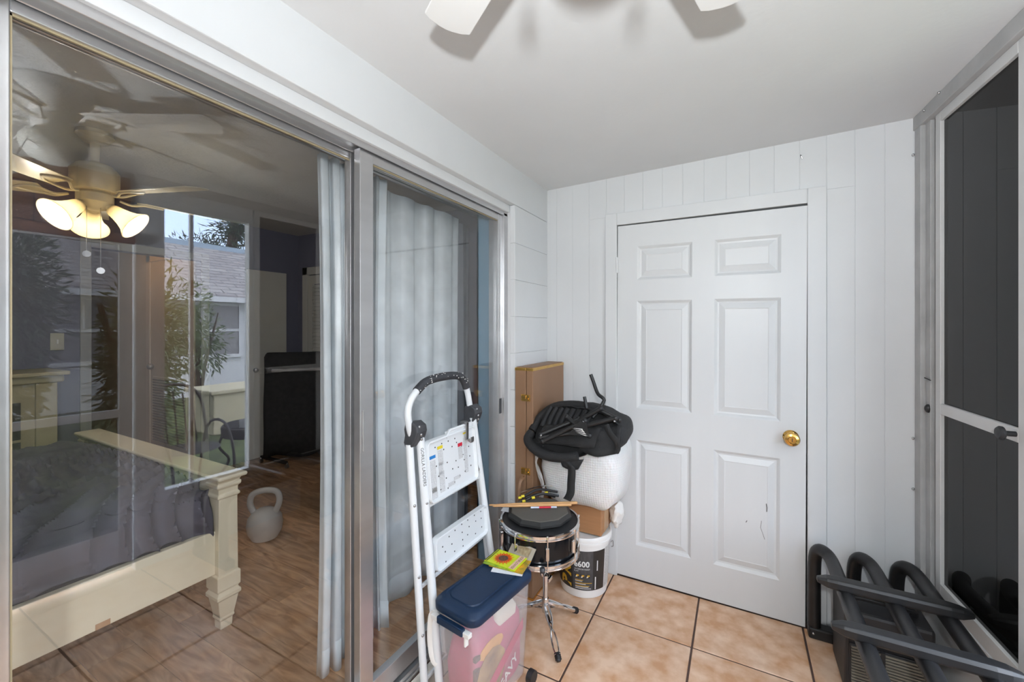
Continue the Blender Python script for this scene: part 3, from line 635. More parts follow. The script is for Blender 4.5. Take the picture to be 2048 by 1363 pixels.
MB().add([mm @ Vector((x, y, .0095)) for x, y in ((-.02, .02), (.045, .02), (.045, .055), (-.02, .055))], [(0, 1, 2, 3)]).build('printed_picture', M('wheat_print', (.22, .15, .07), .6, col2=(.45, .36, .22), vs=70), bp_, rel=False)

# ================================================================== SNARE DRUM on its stand
DC = Vector((-.832, 1.805, 0)); DZT = .535; DRr = .172
dm = thing('snare_drum', 'black snare drum with chrome hoops and lugs on a chrome stand', 'drum', (DC.x, DC.y, DZT - .150))
zc = DZT - .075
MB().lathe([(DRr, DZT - .138), (DRr + .001, DZT - .134), (DRr + .001, DZT - .016), (DRr, DZT - .012)], (DC.x, DC.y, 0), 48).build('shell', M('black_gloss_wrap', (.006, .007, .009), .16, var=.1, spec=.35), dm, smooth=True)
MB().lathe([(.01, DZT - .004), (DRr + .004, DZT - .005), (DRr + .006, DZT - .012)], (DC.x, DC.y, 0), 48).build('drum_head', M('black_drum_head', (.02, .02, .022), .6, var=.1), dm, smooth=True)
for z0, sg in ((DZT - .022, 1), (DZT - .150, -1)):
    a, b = (z0, z0 + .024)
    MB().lathe([(DRr + .004, a), (DRr + .016, a + .001), (DRr + .0165, a + .005), (DRr + .010, a + .007), (DRr + .010, b - .006), (DRr + .016, b - .004), (DRr + .016, b - .001), (DRr + .007, b), (DRr + .004, b - .004), (DRr + .004, a)], (DC.x, DC.y, 0), 56, cap=False).build('hoop', CHROME, dm, smooth=True)
for k in range(8):
    a = math.radians(-100 + 45 * k); d = Vector((math.cos(a), math.sin(a), 0)); t = Vector((-d.y, d.x, 0))
    mt = Matrix(((t.x, d.x, 0, 0), (t.y, d.y, 0, 0), (0, 0, 1, 0), (0, 0, 0, 1)))
    lg = MB().cbox(DC + d * (DRr + .009) + Vector((0, 0, zc)), (.017, .018, .060), mt).build('lug', CHROME, dm, bevel=.006, seg=3)
    MB().cyl(DC + d * (DRr + .0185) + Vector((0, 0, DZT - .149)), DC + d * (DRr + .0185) + Vector((0, 0, DZT + .006)), .0028, n=8).build('tension_rod', CHROME, lg, smooth=True)
    MB().cyl(DC + d * (DRr + .0185) + Vector((0, 0, DZT - .006)), DC + d * (DRr + .0185) + Vector((0, 0, DZT + .004)), .0058, n=8).build('rod_cap', CHROME, lg, smooth=True)
a = math.radians(-118); d = Vector((math.cos(a), math.sin(a), 0))
MB().cbox(DC + d * (DRr + .003) + Vector((0, 0, DZT - .055)), (.012, .004, .03), Matrix.Rotation(a + PI / 2, 4, 'Z')).build('badge', STEEL, dm, bevel=.001)
a = math.radians(-140); d = Vector((math.cos(a), math.sin(a), 0))
MB().cbox(DC + d * (DRr + .012) + Vector((0, 0, zc)), (.03, .016, .07), Matrix.Rotation(a + PI / 2, 4, 'Z')).build('strainer', CHROME, dm, bevel=.003)
ss = thing('snare_stand', 'chrome double-braced snare stand with rubber feet under the drum', 'stand', (DC.x + .02, DC.y + .02, 0))
SC_ = DC + Vector((.02, .02, 0))
MB().cyl(SC_ + Vector((0, 0, .10)), SC_ + Vector((0, 0, .29)), .0115, n=18).build('pole', CHROME, ss, smooth=True)
MB().cyl(SC_ + Vector((0, 0, .24)), SC_ + Vector((0, 0, .372)), .008, n=14).build('inner_pole', CHROME, ss, smooth=True)
cl = MB().lathe([(.013, .262), (.021, .264), (.022, .29), (.014, .295)], (SC_.x, SC_.y, 0), 20).build('collar', BLKPL, ss, smooth=True)
MB().cyl(SC_ + Vector((.018, -.02, .28)), SC_ + Vector((.04, -.045, .28)), .006, n=10).cbox(SC_ + Vector((.045, -.05, .28)), (.012, .035, .018)).build('wing_nut', CHROME, cl, bevel=.003)
for k, ad in enumerate((-62, 58, 178)):
    a = math.radians(ad); d = Vector((math.cos(a), math.sin(a), 0)); L_ = .185
    arm = [SC_ + Vector((0, 0, .352)), SC_ + d * .06 + Vector((0, 0, .362)), SC_ + d * (DRr - .03) + Vector((0, 0, .376)), SC_ + d * (DRr + .026) - Vector((.02, .02, 0)) + Vector((0, 0, .378)), SC_ + d * (DRr + .034) - Vector((.02, .02, 0)) + Vector((0, 0, .41))]
    ao = MB().tube(smoothpath(arm, 4), .0052, 8).build('basket_arm', CHROME, ss, smooth=True)
    MB().tube([arm[3] - d * .004, arm[4], arm[4] + Vector((0, 0, .006))], [.008, .013, .008], 10).build('grip', DARKP, ao, smooth=True)
for k, ad in enumerate((-50, 62, 176)):
    a = math.radians(ad); d = Vector((math.cos(a), math.sin(a), 0)); t = Vector((-d.y, d.x, 0))
    ln = .205 if k != 1 else .20
    top = SC_ + Vector((0, 0, .135)); tip = SC_ + d * ln + Vector((0, 0, .014))
    lo = None
    for s_ in (-1, 1):
        pts = []
        for q in range(13):
            u = q / 12; wv = .0105 * abs(math.sin(u * PI * 2)) ** .7 * s_ + .002 * s_
            pts.append(lerp(top, tip, u) + t * wv + Vector((0, 0, .0)))
        if lo is None: lo = MB().tube(pts, .0042, 6, flat=2.0, up=(0, 0, 1)).build('leg', CHROME, ss, smooth=True)
        else: MB().tube(pts, .0042, 6, flat=2.0, up=(0, 0, 1)).build('leg_strip', CHROME, lo, smooth=True)
    fo = MB().tube([lerp(top, tip, .90), lerp(top, tip, 1.0), tip + d * .006 - Vector((0, 0, .004))], [.010, .0125, .009], 12).build('rubber_foot', BLKPL, lo, smooth=True)
    for q in range(4): MB().tube([lerp(top, tip, .90 + q * .03), lerp(top, tip, .912 + q * .03)], .0145, 12).build('foot_ridge', BLKPL, fo, smooth=True)
    MB().tube([SC_ + Vector((0, 0, .10)), lerp(top, tip, .42)], .004, 6, flat=2.0, up=t).build('brace', CHROME, ss, smooth=True)
MB().cyl(SC_ + Vector((0, 0, .085)), SC_ + Vector((0, 0, .15)), .016, n=14).build('leg_collar', CHROME, ss, smooth=True)
# loose sheet of paper under the pad, practice pad, sticks, pen, cable bundle
pap = tag(MB().grid(lambda a, b: Vector((-1.030 + a * .16, 1.775 + b * .09 + a * .02, DZT + .0035 + .010 * (1 - a) ** 2 * math.sin(b * 3))), 6, 4).build('paper_sheet', PKW, solid=.0008, origin=(-.97, 1.8, DZT)), 'crumpled white paper sheet sticking out from under the practice pad', 'paper')
pd = thing('practice_pad', 'grey faceted drum practice pad lying on the snare drum', 'practice pad', (DC.x - .012, DC.y + .022, DZT + .005))
def poly(r, n=10, ph=.15): return [(r * math.cos(ph + k * 2 * PI / n), r * math.sin(ph + k * 2 * PI / n)) for k in range(n)]
loft(MB(), [[Vector((x, y, z)) for x, y in poly(r)] for r, z in ((.150, 0), (.156, .004), (.156, .014), (.142, .026))], (True, True)).build('base', M('black_pad_base', (.02, .02, .02), .5, var=.1), pd, rel=False)
loft(MB(), [[Vector((x, y, z)) for x, y in poly(r)] for r, z in ((.140, .0262), (.136, .0285))], (True, True)).build('rubber_top', M('grey_rubber', (.115, .105, .09), .7, var=.06, bump=.2, bs=300), pd, rel=False)
PZ = DZT + .034
STK = M('drumstick_hickory', (.66, .36, .15), .45, var=.1, vs=8, stretch=(1, 1, 1))
def stick(label, p0, p1):
    p0, p1 = Vector(p0), Vector(p1); d = (p1 - p0)
    t = thing('drumstick', label, 'drumstick', p0 - Vector((0, 0, .0073)))
    MB().tube([p0 + d * u for u in (.06, .16, .32, .96, .99, 1.0)], [.0032, .0052, .0072, .0072, .0065, .0045], 12).build('shaft', STK, t, smooth=True)
    MB().tube([p0 + d * u for u in (0, .01, .03, .05, .065)], [.001, .0035, .0045, .004, .0030], 12).build('tip', STK, t, smooth=True)
    return t
stick('wooden drumstick lying furthest back across the practice pad', (-1.068, 1.728, PZ + .0073), (-.700, 1.960, PZ + .0073))
stick('wooden drumstick in front with a printed shaft across the practice pad', (-1.046, 1.726, PZ + .0073), (-.718, 1.925, PZ + .0073))
pn = thing('pen', 'slim white pen with a red band lying along the front drumstick', 'pen', (-.82, 1.83, PZ))
pa, pb = Vector((-.880, 1.805, PZ + .005)), Vector((-.772, 1.870, PZ + .005))
MB().tube([pa, pb], .0045, 10).build('barrel', M('blue_white_barrel', (.62, .66, .78), .35, var=.06), pn, smooth=True)
MB().tube([lerp(pa, pb, .32), lerp(pa, pb, .78)], .0048, 10).build('red_band', RED, pn, smooth=True)
cb = thing('cable_bundle', 'black cord bundle with yellow caps behind the drumsticks', 'cable', (-.90, 1.93, PZ))
for k, (p, q, r) in enumerate((((-.965, 1.865, PZ + .012), (-.90, 1.93, PZ + .045), (-.815, 1.985, PZ + .03)), ((-.95, 1.89, PZ + .008), (-.89, 1.945, PZ + .02), (-.82, 1.97, PZ + .01)), ((-.94, 1.875, PZ + .004), (-.88, 1.92, PZ + .03), (-.80, 1.965, PZ + .02)))):
    MB().tube(smoothpath([p, q, r], 6), .006, 8).build('cord', BLKPL, cb, smooth=True)
for p in ((-.968, 1.862, PZ + .014), (-.955, 1.868, PZ + .022), (-.94, 1.850, PZ + .006), (-.905, 1.885, PZ + .018), (-.860, 1.945, PZ + .030)):
    MB().cyl(Vector(p) - Vector((.006, .005, 0)), Vector(p) + Vector((.006, .005, .002)), .0065, n=10).build('yellow_cap', YEL, cb, smooth=True)
MB().tube(smoothpath([(-.972, 1.88, PZ + .035), (-.91, 1.95, PZ + .052), (-.85, 2.0, PZ + .05)], 5), .003, 6).build('wire', CHROME, cb, smooth=True)

# ================================================================== INSTRUMENT CASE
CX0, CX1, CY0, CY1, CZ1 = -1.058, -.951, 1.978, 2.415, 1.226
ic = thing('instrument_case', 'tall tan hard instrument case with gold latches standing in the corner', 'case', ((CX0 + CX1) / 2, (CY0 + CY1) / 2, 0))
xm = CX0 + .066
MB().box(CX0, xm - .0012, CY0, CY1, .012, CZ1 - .012).build('base_shell', TANC, ic, bevel=.004)
MB().box(xm + .0012, CX1, CY0, CY1, .012, CZ1 - .012).build('lid_shell', TANC, ic, bevel=.004)
for z0, z1 in ((0, .014), (CZ1 - .016, CZ1)):
    MB().box(CX0 - .001, xm - .0012, CY0 - .001, CY1 + .001, z0, z1).build('gold_trim', BRASS, ic, bevel=.002)
    MB().box(xm + .0012, CX1 + .001, CY0 - .001, CY1 + .001, z0, z1).build('gold_trim', BRASS, ic, bevel=.002)
MB().box(CX0 + .006, CX1 - .006, CY0 + .006, CY1 - .006, CZ1, CZ1 + .003).build('end_cover', TANC, ic)
for z in (1.068, .679):
    l = MB().box(xm - .028, xm + .026, CY0 - .006, CY0, z - .018, z + .018).build('latch', BRASS, ic, bevel=.003)
    MB().box(xm - .022, xm + .004, CY0 - .012, CY0 - .006, z - .006, z + .012).build('hasp', BRASS, l, bevel=.002)
    MB().cyl((xm + .012, CY0 - .011, z - .006), (xm + .012, CY0 - .005, z - .006), .006, n=12).build('lock', BRASS, l, smooth=True)
    for dx, dz in ((-.024, -.013), (-.024, .013), (.02, .013), (.02, -.014)): MB().ball((xm + dx, CY0 - .006, z + dz), .0025, 8, 5).build('stud', BRASS, l)
hd = smoothpath([(xm - .012, CY0 - .004, .640), (xm - .014, CY0 - .034, .636), (xm - .018, CY0 - .046, .60), (xm - .018, CY0 - .046, .50), (xm - .014, CY0 - .034, .468), (xm - .012, CY0 - .004, .464)], 5)
MB().tube(hd, .011, 10).build('handle', TANC, ic, smooth=True)
for z in (.648, .456): MB().tube([(xm - .012, CY0 - .002, z), (xm - .012, CY0 - .014, z), (xm - .012, CY0 - .016, z - .008)], .004, 8).build('handle_ring', BRASS, ic, smooth=True)

# ================================================================== PAINT BUCKET
BK = Vector((-.766, 2.248, 0))
bk = thing('paint_bucket', 'white paint bucket with a black and gold label beside the door', 'bucket', BK)
def br(z): return .128 + z * .055
MB().lathe([(.11, 0), (.126, .002), (br(.02), .02), (br(.285), .285), (br(.29) + .004, .288), (br(.29) + .004, .298), (br(.3), .30)], BK, 48).build('pail', WPL, bk, smooth=True)
LZt = .302
MB().lathe([(.150, .288), (.154, .290), (.154, .300), (.150, .302), (.150, .309), (.155, .311), (.155, .324), (.151, .330), (.144, .330), (.142, .322), (.02, .322)], BK, 48).build('lid', WPL, bk, smooth=True)
A0 = math.atan2(-BK.y, -BK.x)
def wrap(a, z, off): 
    r = br(z) + off; return Vector((BK.x + r * math.cos(a), BK.y + r * math.sin(a), z))
def wrapgrid(a0, a1, z0, z1, off, nu=24, nv=2): return MB().grid(lambda u, w: wrap(A0 + math.radians(a0 + (a1 - a0) * u), z0 + (z1 - z0) * w, off), nu, nv)
LBK = M('black_label', (.025, .023, .022), .4, var=.1); LGR = M('grey_woodgrain_label', (.075, .075, .078), .4, col2=(.045, .045, .048), vs=40, stretch=(6, 6, .4))
lab = wrapgrid(-110, 52, .045, .258, .0008, 40).build('label_wrap', LBK, bk, smooth=True)
wrapgrid(-25, 21, .045, .258, .0014, 16).build('label_panel', LGR, lab, smooth=True)
wrapgrid(54, 85, .045, .262, .0010, 10).build('label_panel', printmat('white_label_print', (.72, .71, .69), (.12, .12, .12), 60, 'Z', .62), lab, smooth=True)
GOLD = M('gold_print', (.66, .38, .03), .35, var=.15, vs=12); WPR = M('white_print', (.80, .80, .78), .5, var=.02)
def wtext(s, size, ac, z, off, mat, rot=False, bold=0.0, sx=1.0):
    v, f = text2d(s, size, bold)
    m = MB().add([wrap(A0 + math.radians(ac) + ((-p.y if rot else p.x * sx)) / .135, z + (p.x * sx if rot else p.y), off) for p in v], f); return m.build('lettering', mat, lab)
wtext('PRO', .092, -42, .150, .0018, GOLD, True, .0035, 1.12)
wtext('BEHR', .028, -44, .196, .0026, WPR, False, .001)
wtext('e600', .043, -4, .186, .0022, WPR, False, .0012, .95)
wtext('EXTERIOR PAINT', .0105, -3, .160, .0022, WPR); wtext('FLAT', .0105, -16, .148, .0022, WPR)
wtext('PREMIUM', .008, -14, .247, .0022, WPR)
for k in range(3):
    ic_ = wrapgrid(-19 + k * 12, -10 + k * 12, .112, .131, .0022, 4).build('icon', LBK, lab)
    m = MB().add([wrap(A0 + math.radians(-19 + k * 12 + u * 9), .112 + w * .019, .0028) for u, w in ((.4, .95), (.95, .95), (.95, .6), (.45, .25), (.2, .5))], [(0, 1, 2, 3, 4)]); m.build('icon_mark', GOLD, ic_)
    m = MB().add([wrap(A0 + math.radians(-19 + k * 12 + u * 9), .112 + w * .019, .0031) for u, w in ((.12, .15), (.5, .25), (.6, .55), (.3, .6))], [(0, 1, 2, 3)]); m.build('icon_mark', WPR, ic_)
for k, (zz, ln) in enumerate(((.100, 18), (.094, 16), (.084, 38), (.078, 24), (.068, 32), (.0625, 30), (.054, 36))):
    wrapgrid(-19, -19 + ln, zz, zz + .003, .0022, 6, 1).build('text_line', GOLD if k in (0, 2, 4) else WPR, lab)
for z0, z1, a in ((.150, .205, 30), (.05, .118, 26)): wrapgrid(a, a + 2.4, z0, z1, .0022, 2).build('white_stroke', WPR, lab)  # white strokes on the black part of the label
# bail handle and paint drips
hb = [BK + Vector((.152 * math.cos(A0 + a), .152 * math.sin(A0 + a), z)) for a, z in ((1.25, .27), (1.30, .25), (1.45, .245))] 
MB().tube(smoothpath([BK + Vector((.155, .0, .275)), BK + Vector((.168, -.01, .29)), BK + Vector((.170, -.01, .262)), BK + Vector((.158, .0, .252))], 5), .0022, 6).build('handle', STEEL, bk, smooth=True)
cbx = thing('cardboard_box', 'brown cardboard box balanced on the paint bucket lid', 'box', (-.775, 2.285, .332))
MB().box(-.930, -.640, 2.165, 2.405, .332, .505).build('carton', CARD, cbx, bevel=.003)
MB().box(-.641, -.6385, 2.22, 2.30, .332, .505).build('tape', M('packing_tape', (.48, .30, .17), .25, var=.05), cbx)
# crumpled plastic bag behind the bucket
pb_ = MB().ball((-.600, 2.335, .40), (.035, .06, .07), 20, 14)
pb_.map(lambda p: p + Vector(noise.noise_vector(p * 38)) * .016)
tag(pb_.build('plastic_bag', WPL, origin=(-.60, 2.335, .33), smooth=True), 'crumpled white plastic bag tucked between the cardboard box and the door', 'bag')

# ================================================================== BUBBLE WRAP BUNDLE
def bubmat():
    m = M('bubble_wrap_film', (.70, .695, .69), .28, var=.04, vs=8)
    t = m.node_tree; n = t.nodes; p = n['Principled BSDF']; tcn = n.new('ShaderNodeTexCoord'); vo = n.new('ShaderNodeTexVoronoi'); vo.inputs['Scale'].default_value = 85
    vo.inputs['Randomness'].default_value = .15
    b = n.new('ShaderNodeBump'); b.inputs['Strength'].default_value = .6; b.inputs['Distance'].default_value = .004; b.invert = True
    t.links.new(tcn.outputs['Object'], vo.inputs['Vector']); t.links.new(vo.outputs['Distance'], b.inputs['Height']); t.links.new(b.outputs[0], p.inputs['Normal'])
    sock(p, 'Subsurface Weight', .15); return m
BUB = bubmat()
bw = thing('bubble_wrap_bundle', 'big bundle wrapped in bubble wrap on top of the cardboard box', 'bundle', (-.722, 2.185, .507))
def sup(a, e): return math.copysign(abs(a) ** e, a)
def bubfn(u, v):
    th = u * 2 * PI; ph = (v - .5) * PI
    rx, ry, rz = .222, .200, .185
    x = rx * sup(math.cos(ph), .36) * sup(math.cos(th), .5); y = ry * sup(math.cos(ph), .36) * sup(math.sin(th), .5); z = rz * sup(math.sin(ph), .55)
    p = Vector((x, y, z)); 
    if z < 0: p.x *= 1 + .20 * z / rz * .6; p.y *= 1 + .1 * z / rz
    p += Vector(noise.noise_vector(p * 9)) * .008 + Vector((0, 0, .006 * math.sin(th * 5 + z * 20)))
    return p + Vector((-.722, 2.185, .695))
MB().grid(bubfn, 72, 36).build('wrapping', BUB, bw, smooth=True)
fp = MB().grid(lambda a, b: Vector((-.930 + .022 * math.sin(b * 7) + a * .03, 2.0 - .035 * a + .012 * math.sin(b * 11 + a * 5), .54 + b * .30 - .015 * math.sin(a * 9))), 10, 24)
fp.build('loose_flap', clearmix('clear_bubble_film', (.75, .72, .70), .45, .2), bw, smooth=True)

# ================================================================== BLACK FOLDING STOOL (fabric bag, folded tubes)
fs = thing('folding_stool', 'black folded camping stool with fabric seat and bare tubes on the bubble wrap', 'folding stool', (-.722, 2.12, .80))
ol = [(-.973, .871), (-.945, .95), (-.875, 1.022), (-.735, 1.034), (-.620, 1.020), (-.525, .985), (-.486, .955), (-.480, .895), (-.515, .852), (-.588, .860), (-.680, .812), (-.777, .795), (-.877, .812), (-.945, .842)]
op = smoothpath([(x, 0, z) for x, z in ol], 4, True); cxm, czm = -.73, .90
rgs = []
for dy, sc in ((1.955, .90), (1.925, .96), (1.94, 1.0), (2.05, 1.01), (2.2, .96), (2.26, .8)):
    rgs.append([Vector((cxm + (p.x - cxm) * sc, dy + (p.z - .8) * .55 * (1 if dy < 2.1 else .3), czm + (p.z - czm) * sc)) for p in op])
m = loft(MB(), rgs, (True, True)); m.map(lambda p: p + Vector(noise.noise_vector(p * 14)) * .010)
m.map(lambda p: Vector((max(p.x, -.944), p.y, p.z)) if p.y > 1.955 else p)
m.build('fabric_seat', BFAB, fs, smooth=True)
# padded rim roll around the seat
rim = smoothpath([(-.955, 1.975, .90), (-.93, 2.03, .965), (-.865, 2.08, 1.018), (-.74, 2.09, 1.035), (-.62, 2.08, 1.02)], 5)
MB().tube(rim, .021, 10).build('padded_rim', BFAB, fs, smooth=True)
rim = smoothpath([(-.955, 1.97, .89), (-.962, 1.94, .862), (-.92, 1.915, .828), (-.84, 1.90, .805), (-.75, 1.90, .808), (-.68, 1.91, .822)], 5)
MB().tube(rim, .024, 10).build('padded_rim', BFAB, fs, smooth=True)
gth = MB()
for k in range(8):
    x = -.90 + k * .032; gth.tube(smoothpath([(x, 1.985 + k * .004, .925 + k * .004), (x + .008, 2.01, .97), (x + .022, 2.05, 1.015)], 4), .014, 8)
gth.build('gathered_fabric', BFAB, fs, smooth=True)
flap = MB().grid(lambda a, b: Vector((-.90 + a * .30 + .02 * b, 1.925 + b * .05 + .012 * math.sin(a * 6), .865 + b * .085 + a * .02 - .015 * (2 * b - 1) ** 2)), 12, 6)
flap.build('fabric_flap', BFAB, fs, smooth=True, solid=.012)
flap = MB().grid(lambda a, b: Vector((-.68 + a * .19, 1.925 + b * .05 + .010 * math.sin(a * 8 + 1), .842 + b * .12 + a * .02 - .02 * math.sin(a * 3))), 10, 6)
flap.build('fabric_flap', BFAB, fs, smooth=True, solid=.014)
def st_tube(pts, r=.0085, k=5): return MB().tube(smoothpath(pts, k) if len(pts) > 2 else pts, r, 10).build('frame_tube', BLACK, fs, smooth=True)
st_tube([(-.661, 2.05, 1.203), (-.648, 2.05, 1.17), (-.628, 2.04, 1.125), (-.612, 2.03, 1.105), (-.588, 2.02, 1.092), (-.585, 2.02, 1.075), (-.611, 2.0, 1.028), (-.63, 1.98, 1.0)], .009, 3)
st_tube([(-.687, 2.03, 1.09), (-.672, 2.02, 1.035)], .0085)
for a, b in (((-.872, 1.905, .905), (-.70, 1.985, .985)), ((-.868, 1.895, .892), (-.66, 1.96, .935)), ((-.852, 1.885, .878), (-.65, 1.93, .992)), ((-.70, 1.95, .975), (-.585, 1.97, 1.05)), ((-.66, 1.92, .965), (-.505, 1.94, 1.018)), ((-.745, 1.935, 1.0), (-.62, 1.905, .93)), ((-.60, 1.99, 1.04), (-.50, 1.99, 1.0))):
    t = st_tube([a, b], .011)
    for e in (a, b): MB().ball(e, .0125, 10, 8).build('end_cap', BLKPL, t, smooth=True)
for p in ((-.862, 1.885, .905), (-.655, 1.915, .988), (-.63, 1.90, .94), (-.508, 1.93, 1.005)): MB().ball(p, (.006, .006, .006), 8, 6).build('rivet', STEEL, fs, smooth=True)
lp = MB().add([(-.725, 1.893, .925), (-.62, 1.893, .93), (-.63, 1.893, .99), (-.66, 1.893, .998)], [(0, 1, 2, 3)]).build('logo_tab', BFAB, fs, solid=.003)
lg = MB()
for k in range(4):
    y = .948 - k * .006; x0 = -.700 + k * .007
    lg.add([(x0, 1.8895, y + .012), (x0 + .05, 1.8895, y + .014 - .004 * k), (x0 + .056, 1.8895, y + .002), (x0 + .045, 1.8895, y + .009 - .003 * k)], [(0, 1, 2, 3)])
lg.build('logo', WPR, lp, solid=.0006)
sb = smoothpath([(-.735, 1.895, .82), (-.725, 1.885, .795), (-.70, 1.88, .772), (-.703, 1.882, .70), (-.708, 1.886, .65), (-.728, 1.888, .612)], 5)
sm = MB()
for i, p in enumerate(sb): sm.v += [p + Vector((-.019, 0, .004 * (i == len(sb) - 1))), p + Vector((.019, 0, -.004))]
sm.f += [[2 * i, 2 * i + 1, 2 * i + 3, 2 * i + 2] for i in range(len(sb) - 1)]
sm.build('strap', BFAB, fs, solid=.004, smooth=True)
MB().grid(lambda a, b: Vector((-.775 + a * (.13 - .05 * b) + .025 * b, 1.895 - .006 * b, .818 - b * .05 - .01 * math.sin(a * 3))), 8, 4).build('strap_flap', BFAB, fs, solid=.006, smooth=True)
sm = MB().tube(smoothpath([(-.545, 1.92, .985), (-.52, 1.905, .95), (-.495, 1.91, .92), (-.49, 1.92, .885), (-.50, 1.92, .865)], 5), .014, 8, flat=.4, up=(0, 1, 0)); sm.build('strap', BFAB, fs, smooth=True)
# ================================================================== BLACK RACK (three arched bars, two flat rails)
rk = thing('weight_rack', 'black metal rack of three arched bars and flat cross rails beside the door', 'rack', (.50, 1.95, 0))
ZB = .415
for x in (.345, .490, .635):
    pts = [(x - .035, 2.385, .04), (x - .035, 2.385, .25), (x - .034, 2.383, .34), (x - .030, 2.37, .395), (x - .018, 2.345, .425), (x, 2.315, .428), (x + .012, 2.28, ZB + .004), (x + .015, 2.20, ZB), (x + .015, 1.9, ZB), (x + .015, 1.45, ZB), (x + .015, 1.40, ZB - .02), (x + .015, 1.375, ZB - .08), (x + .015, 1.375, .04)]
    MB().tube(smoothpath(pts, 5), .026, 16).build('arched_bar', BLACK, rk, smooth=True)
for y in (2.015, 1.725):
    n = 14; prof = []
    for i in range(n + 1):
        u = i / n; x = .270 + u * .44; e = min(1, min(u, 1 - u) / .13); s_ = .45 + .55 * math.sin(e * PI / 2)
        prof.append([Vector((x, y + a * .027 * s_, ZB + .038 + b * .020 * s_)) for a, b in ((-1, -.6), (-.75, -1), (.75, -1), (1, -.6), (1, .5), (.7, 1), (-.7, 1), (-1, .5))])
    loft(MB(), prof, (True, True)).build('cross_rail', BLACK, rk, bevel=.003)
for y in (2.385, 1.375): MB().box(.285, .67, y - .028, y + .028, 0, .052).build('base_bar', BLACK, rk, bevel=.008)
MB().ball((.303, 2.356, .028), .006, 10, 6).build('screw', STEEL, rk, smooth=True)
# black amplifier under the rack
am = thing('amplifier', 'black amplifier with a ribbed grille and beige badge under the rack', 'amplifier', (.50, 2.17, 0))
MB().box(.365, .63, 2.06, 2.30, .01, .335).build('cabinet', BLKPL, am, bevel=.012)
gf = MB().box(.378, .617, 2.052, 2.061, .02, .215).build('grille_frame', BLKPL, am, bevel=.003)
for k in range(17): MB().box(.384, .611, 2.046, 2.052, .026 + k * .011, .0315 + k * .011).build('grille_rib', M('grille_rib', (.20, .185, .15), .5, var=.1), gf)
MB().box(.470, .484, 2.043, 2.052, .02, .215).build('grille_post', BLKPL, am)
MB().tube(smoothpath([(.40, 2.14, .335), (.41, 2.13, .36), (.50, 2.12, .367), (.58, 2.13, .36), (.59, 2.14, .335)], 5), .012, 8).build('handle', BLKPL, am, smooth=True)
MB().box(.405, .452, 2.055, 2.060, .282, .296).build('badge', M('beige_badge', (.42, .34, .24), .5, var=.1), am)
for k in range(5): MB().cyl((.48 + k * .028, 2.062, .255), (.48 + k * .028, 2.042, .255), .009, n=14).build('knob', DARKP, am, smooth=True)
# kettlebell on the bedroom floor beyond the bed post
KP = Vector((-2.593, 1.543, .13))
kt = thing('kettlebell', 'grey-white kettlebell standing on the wood floor behind the bed post', 'kettlebell', KP)
KM = M('grey_white_vinyl', (.55, .53, .51), .45, var=.05)
MB().lathe([(.055, 0), (.072, .006), (.094, .045), (.101, .09), (.094, .132), (.07, .165), (.04, .184), (.01, .188)], KP, 28).build('body', KM, kt, smooth=True)
kd = Vector((.80, .60, 0))
MB().tube(smoothpath([KP + kd * dy + Vector((0, 0, z)) for dy, z in ((-.055, .150), (-.085, .215), (-.070, .275), (0, .298), (.070, .285), (.085, .225), (.055, .150))], 5), .018, 12).build('handle', KM, kt, smooth=True)

# ================================================================== PORCH CEILING FAN
FWH = M('fan_white_enamel', (.78, .78, .77), .3, var=.02); FBOWL = M('frosted_fan_bowl', (.72, .73, .70), .35, var=.03)
FC = Vector((-.16, .54, 0)); fz_ = cz(-.19)
pf = thing('ceiling_fan', 'white flush ceiling fan with five blades and a bowl light on the porch ceiling', 'ceiling fan', (FC.x, FC.y, fz_))
MB().lathe([(.085, fz_), (.105, fz_ - .004), (.108, fz_ - .035), (.100, fz_ - .05), (.085, fz_ - .07), (.075, fz_ - .10), (.062, fz_ - .115)], FC, 40).build('motor_housing', FWH, pf, smooth=True)
MB().lathe([(.058, fz_ - .11), (.060, fz_ - .12), (.058, fz_ - .185), (.052, fz_ - .192)], FC, 32).build('switch_housing', FWH, pf, smooth=True)
MB().lathe([(.055, fz_ - .19), (.080, fz_ - .193), (.088, fz_ - .205), (.089, fz_ - .222), (.080, fz_ - .25), (.060, fz_ - .273), (.035, fz_ - .285), (.005, fz_ - .289)], FC, 36).build('bowl', FBOWL, pf, smooth=True)
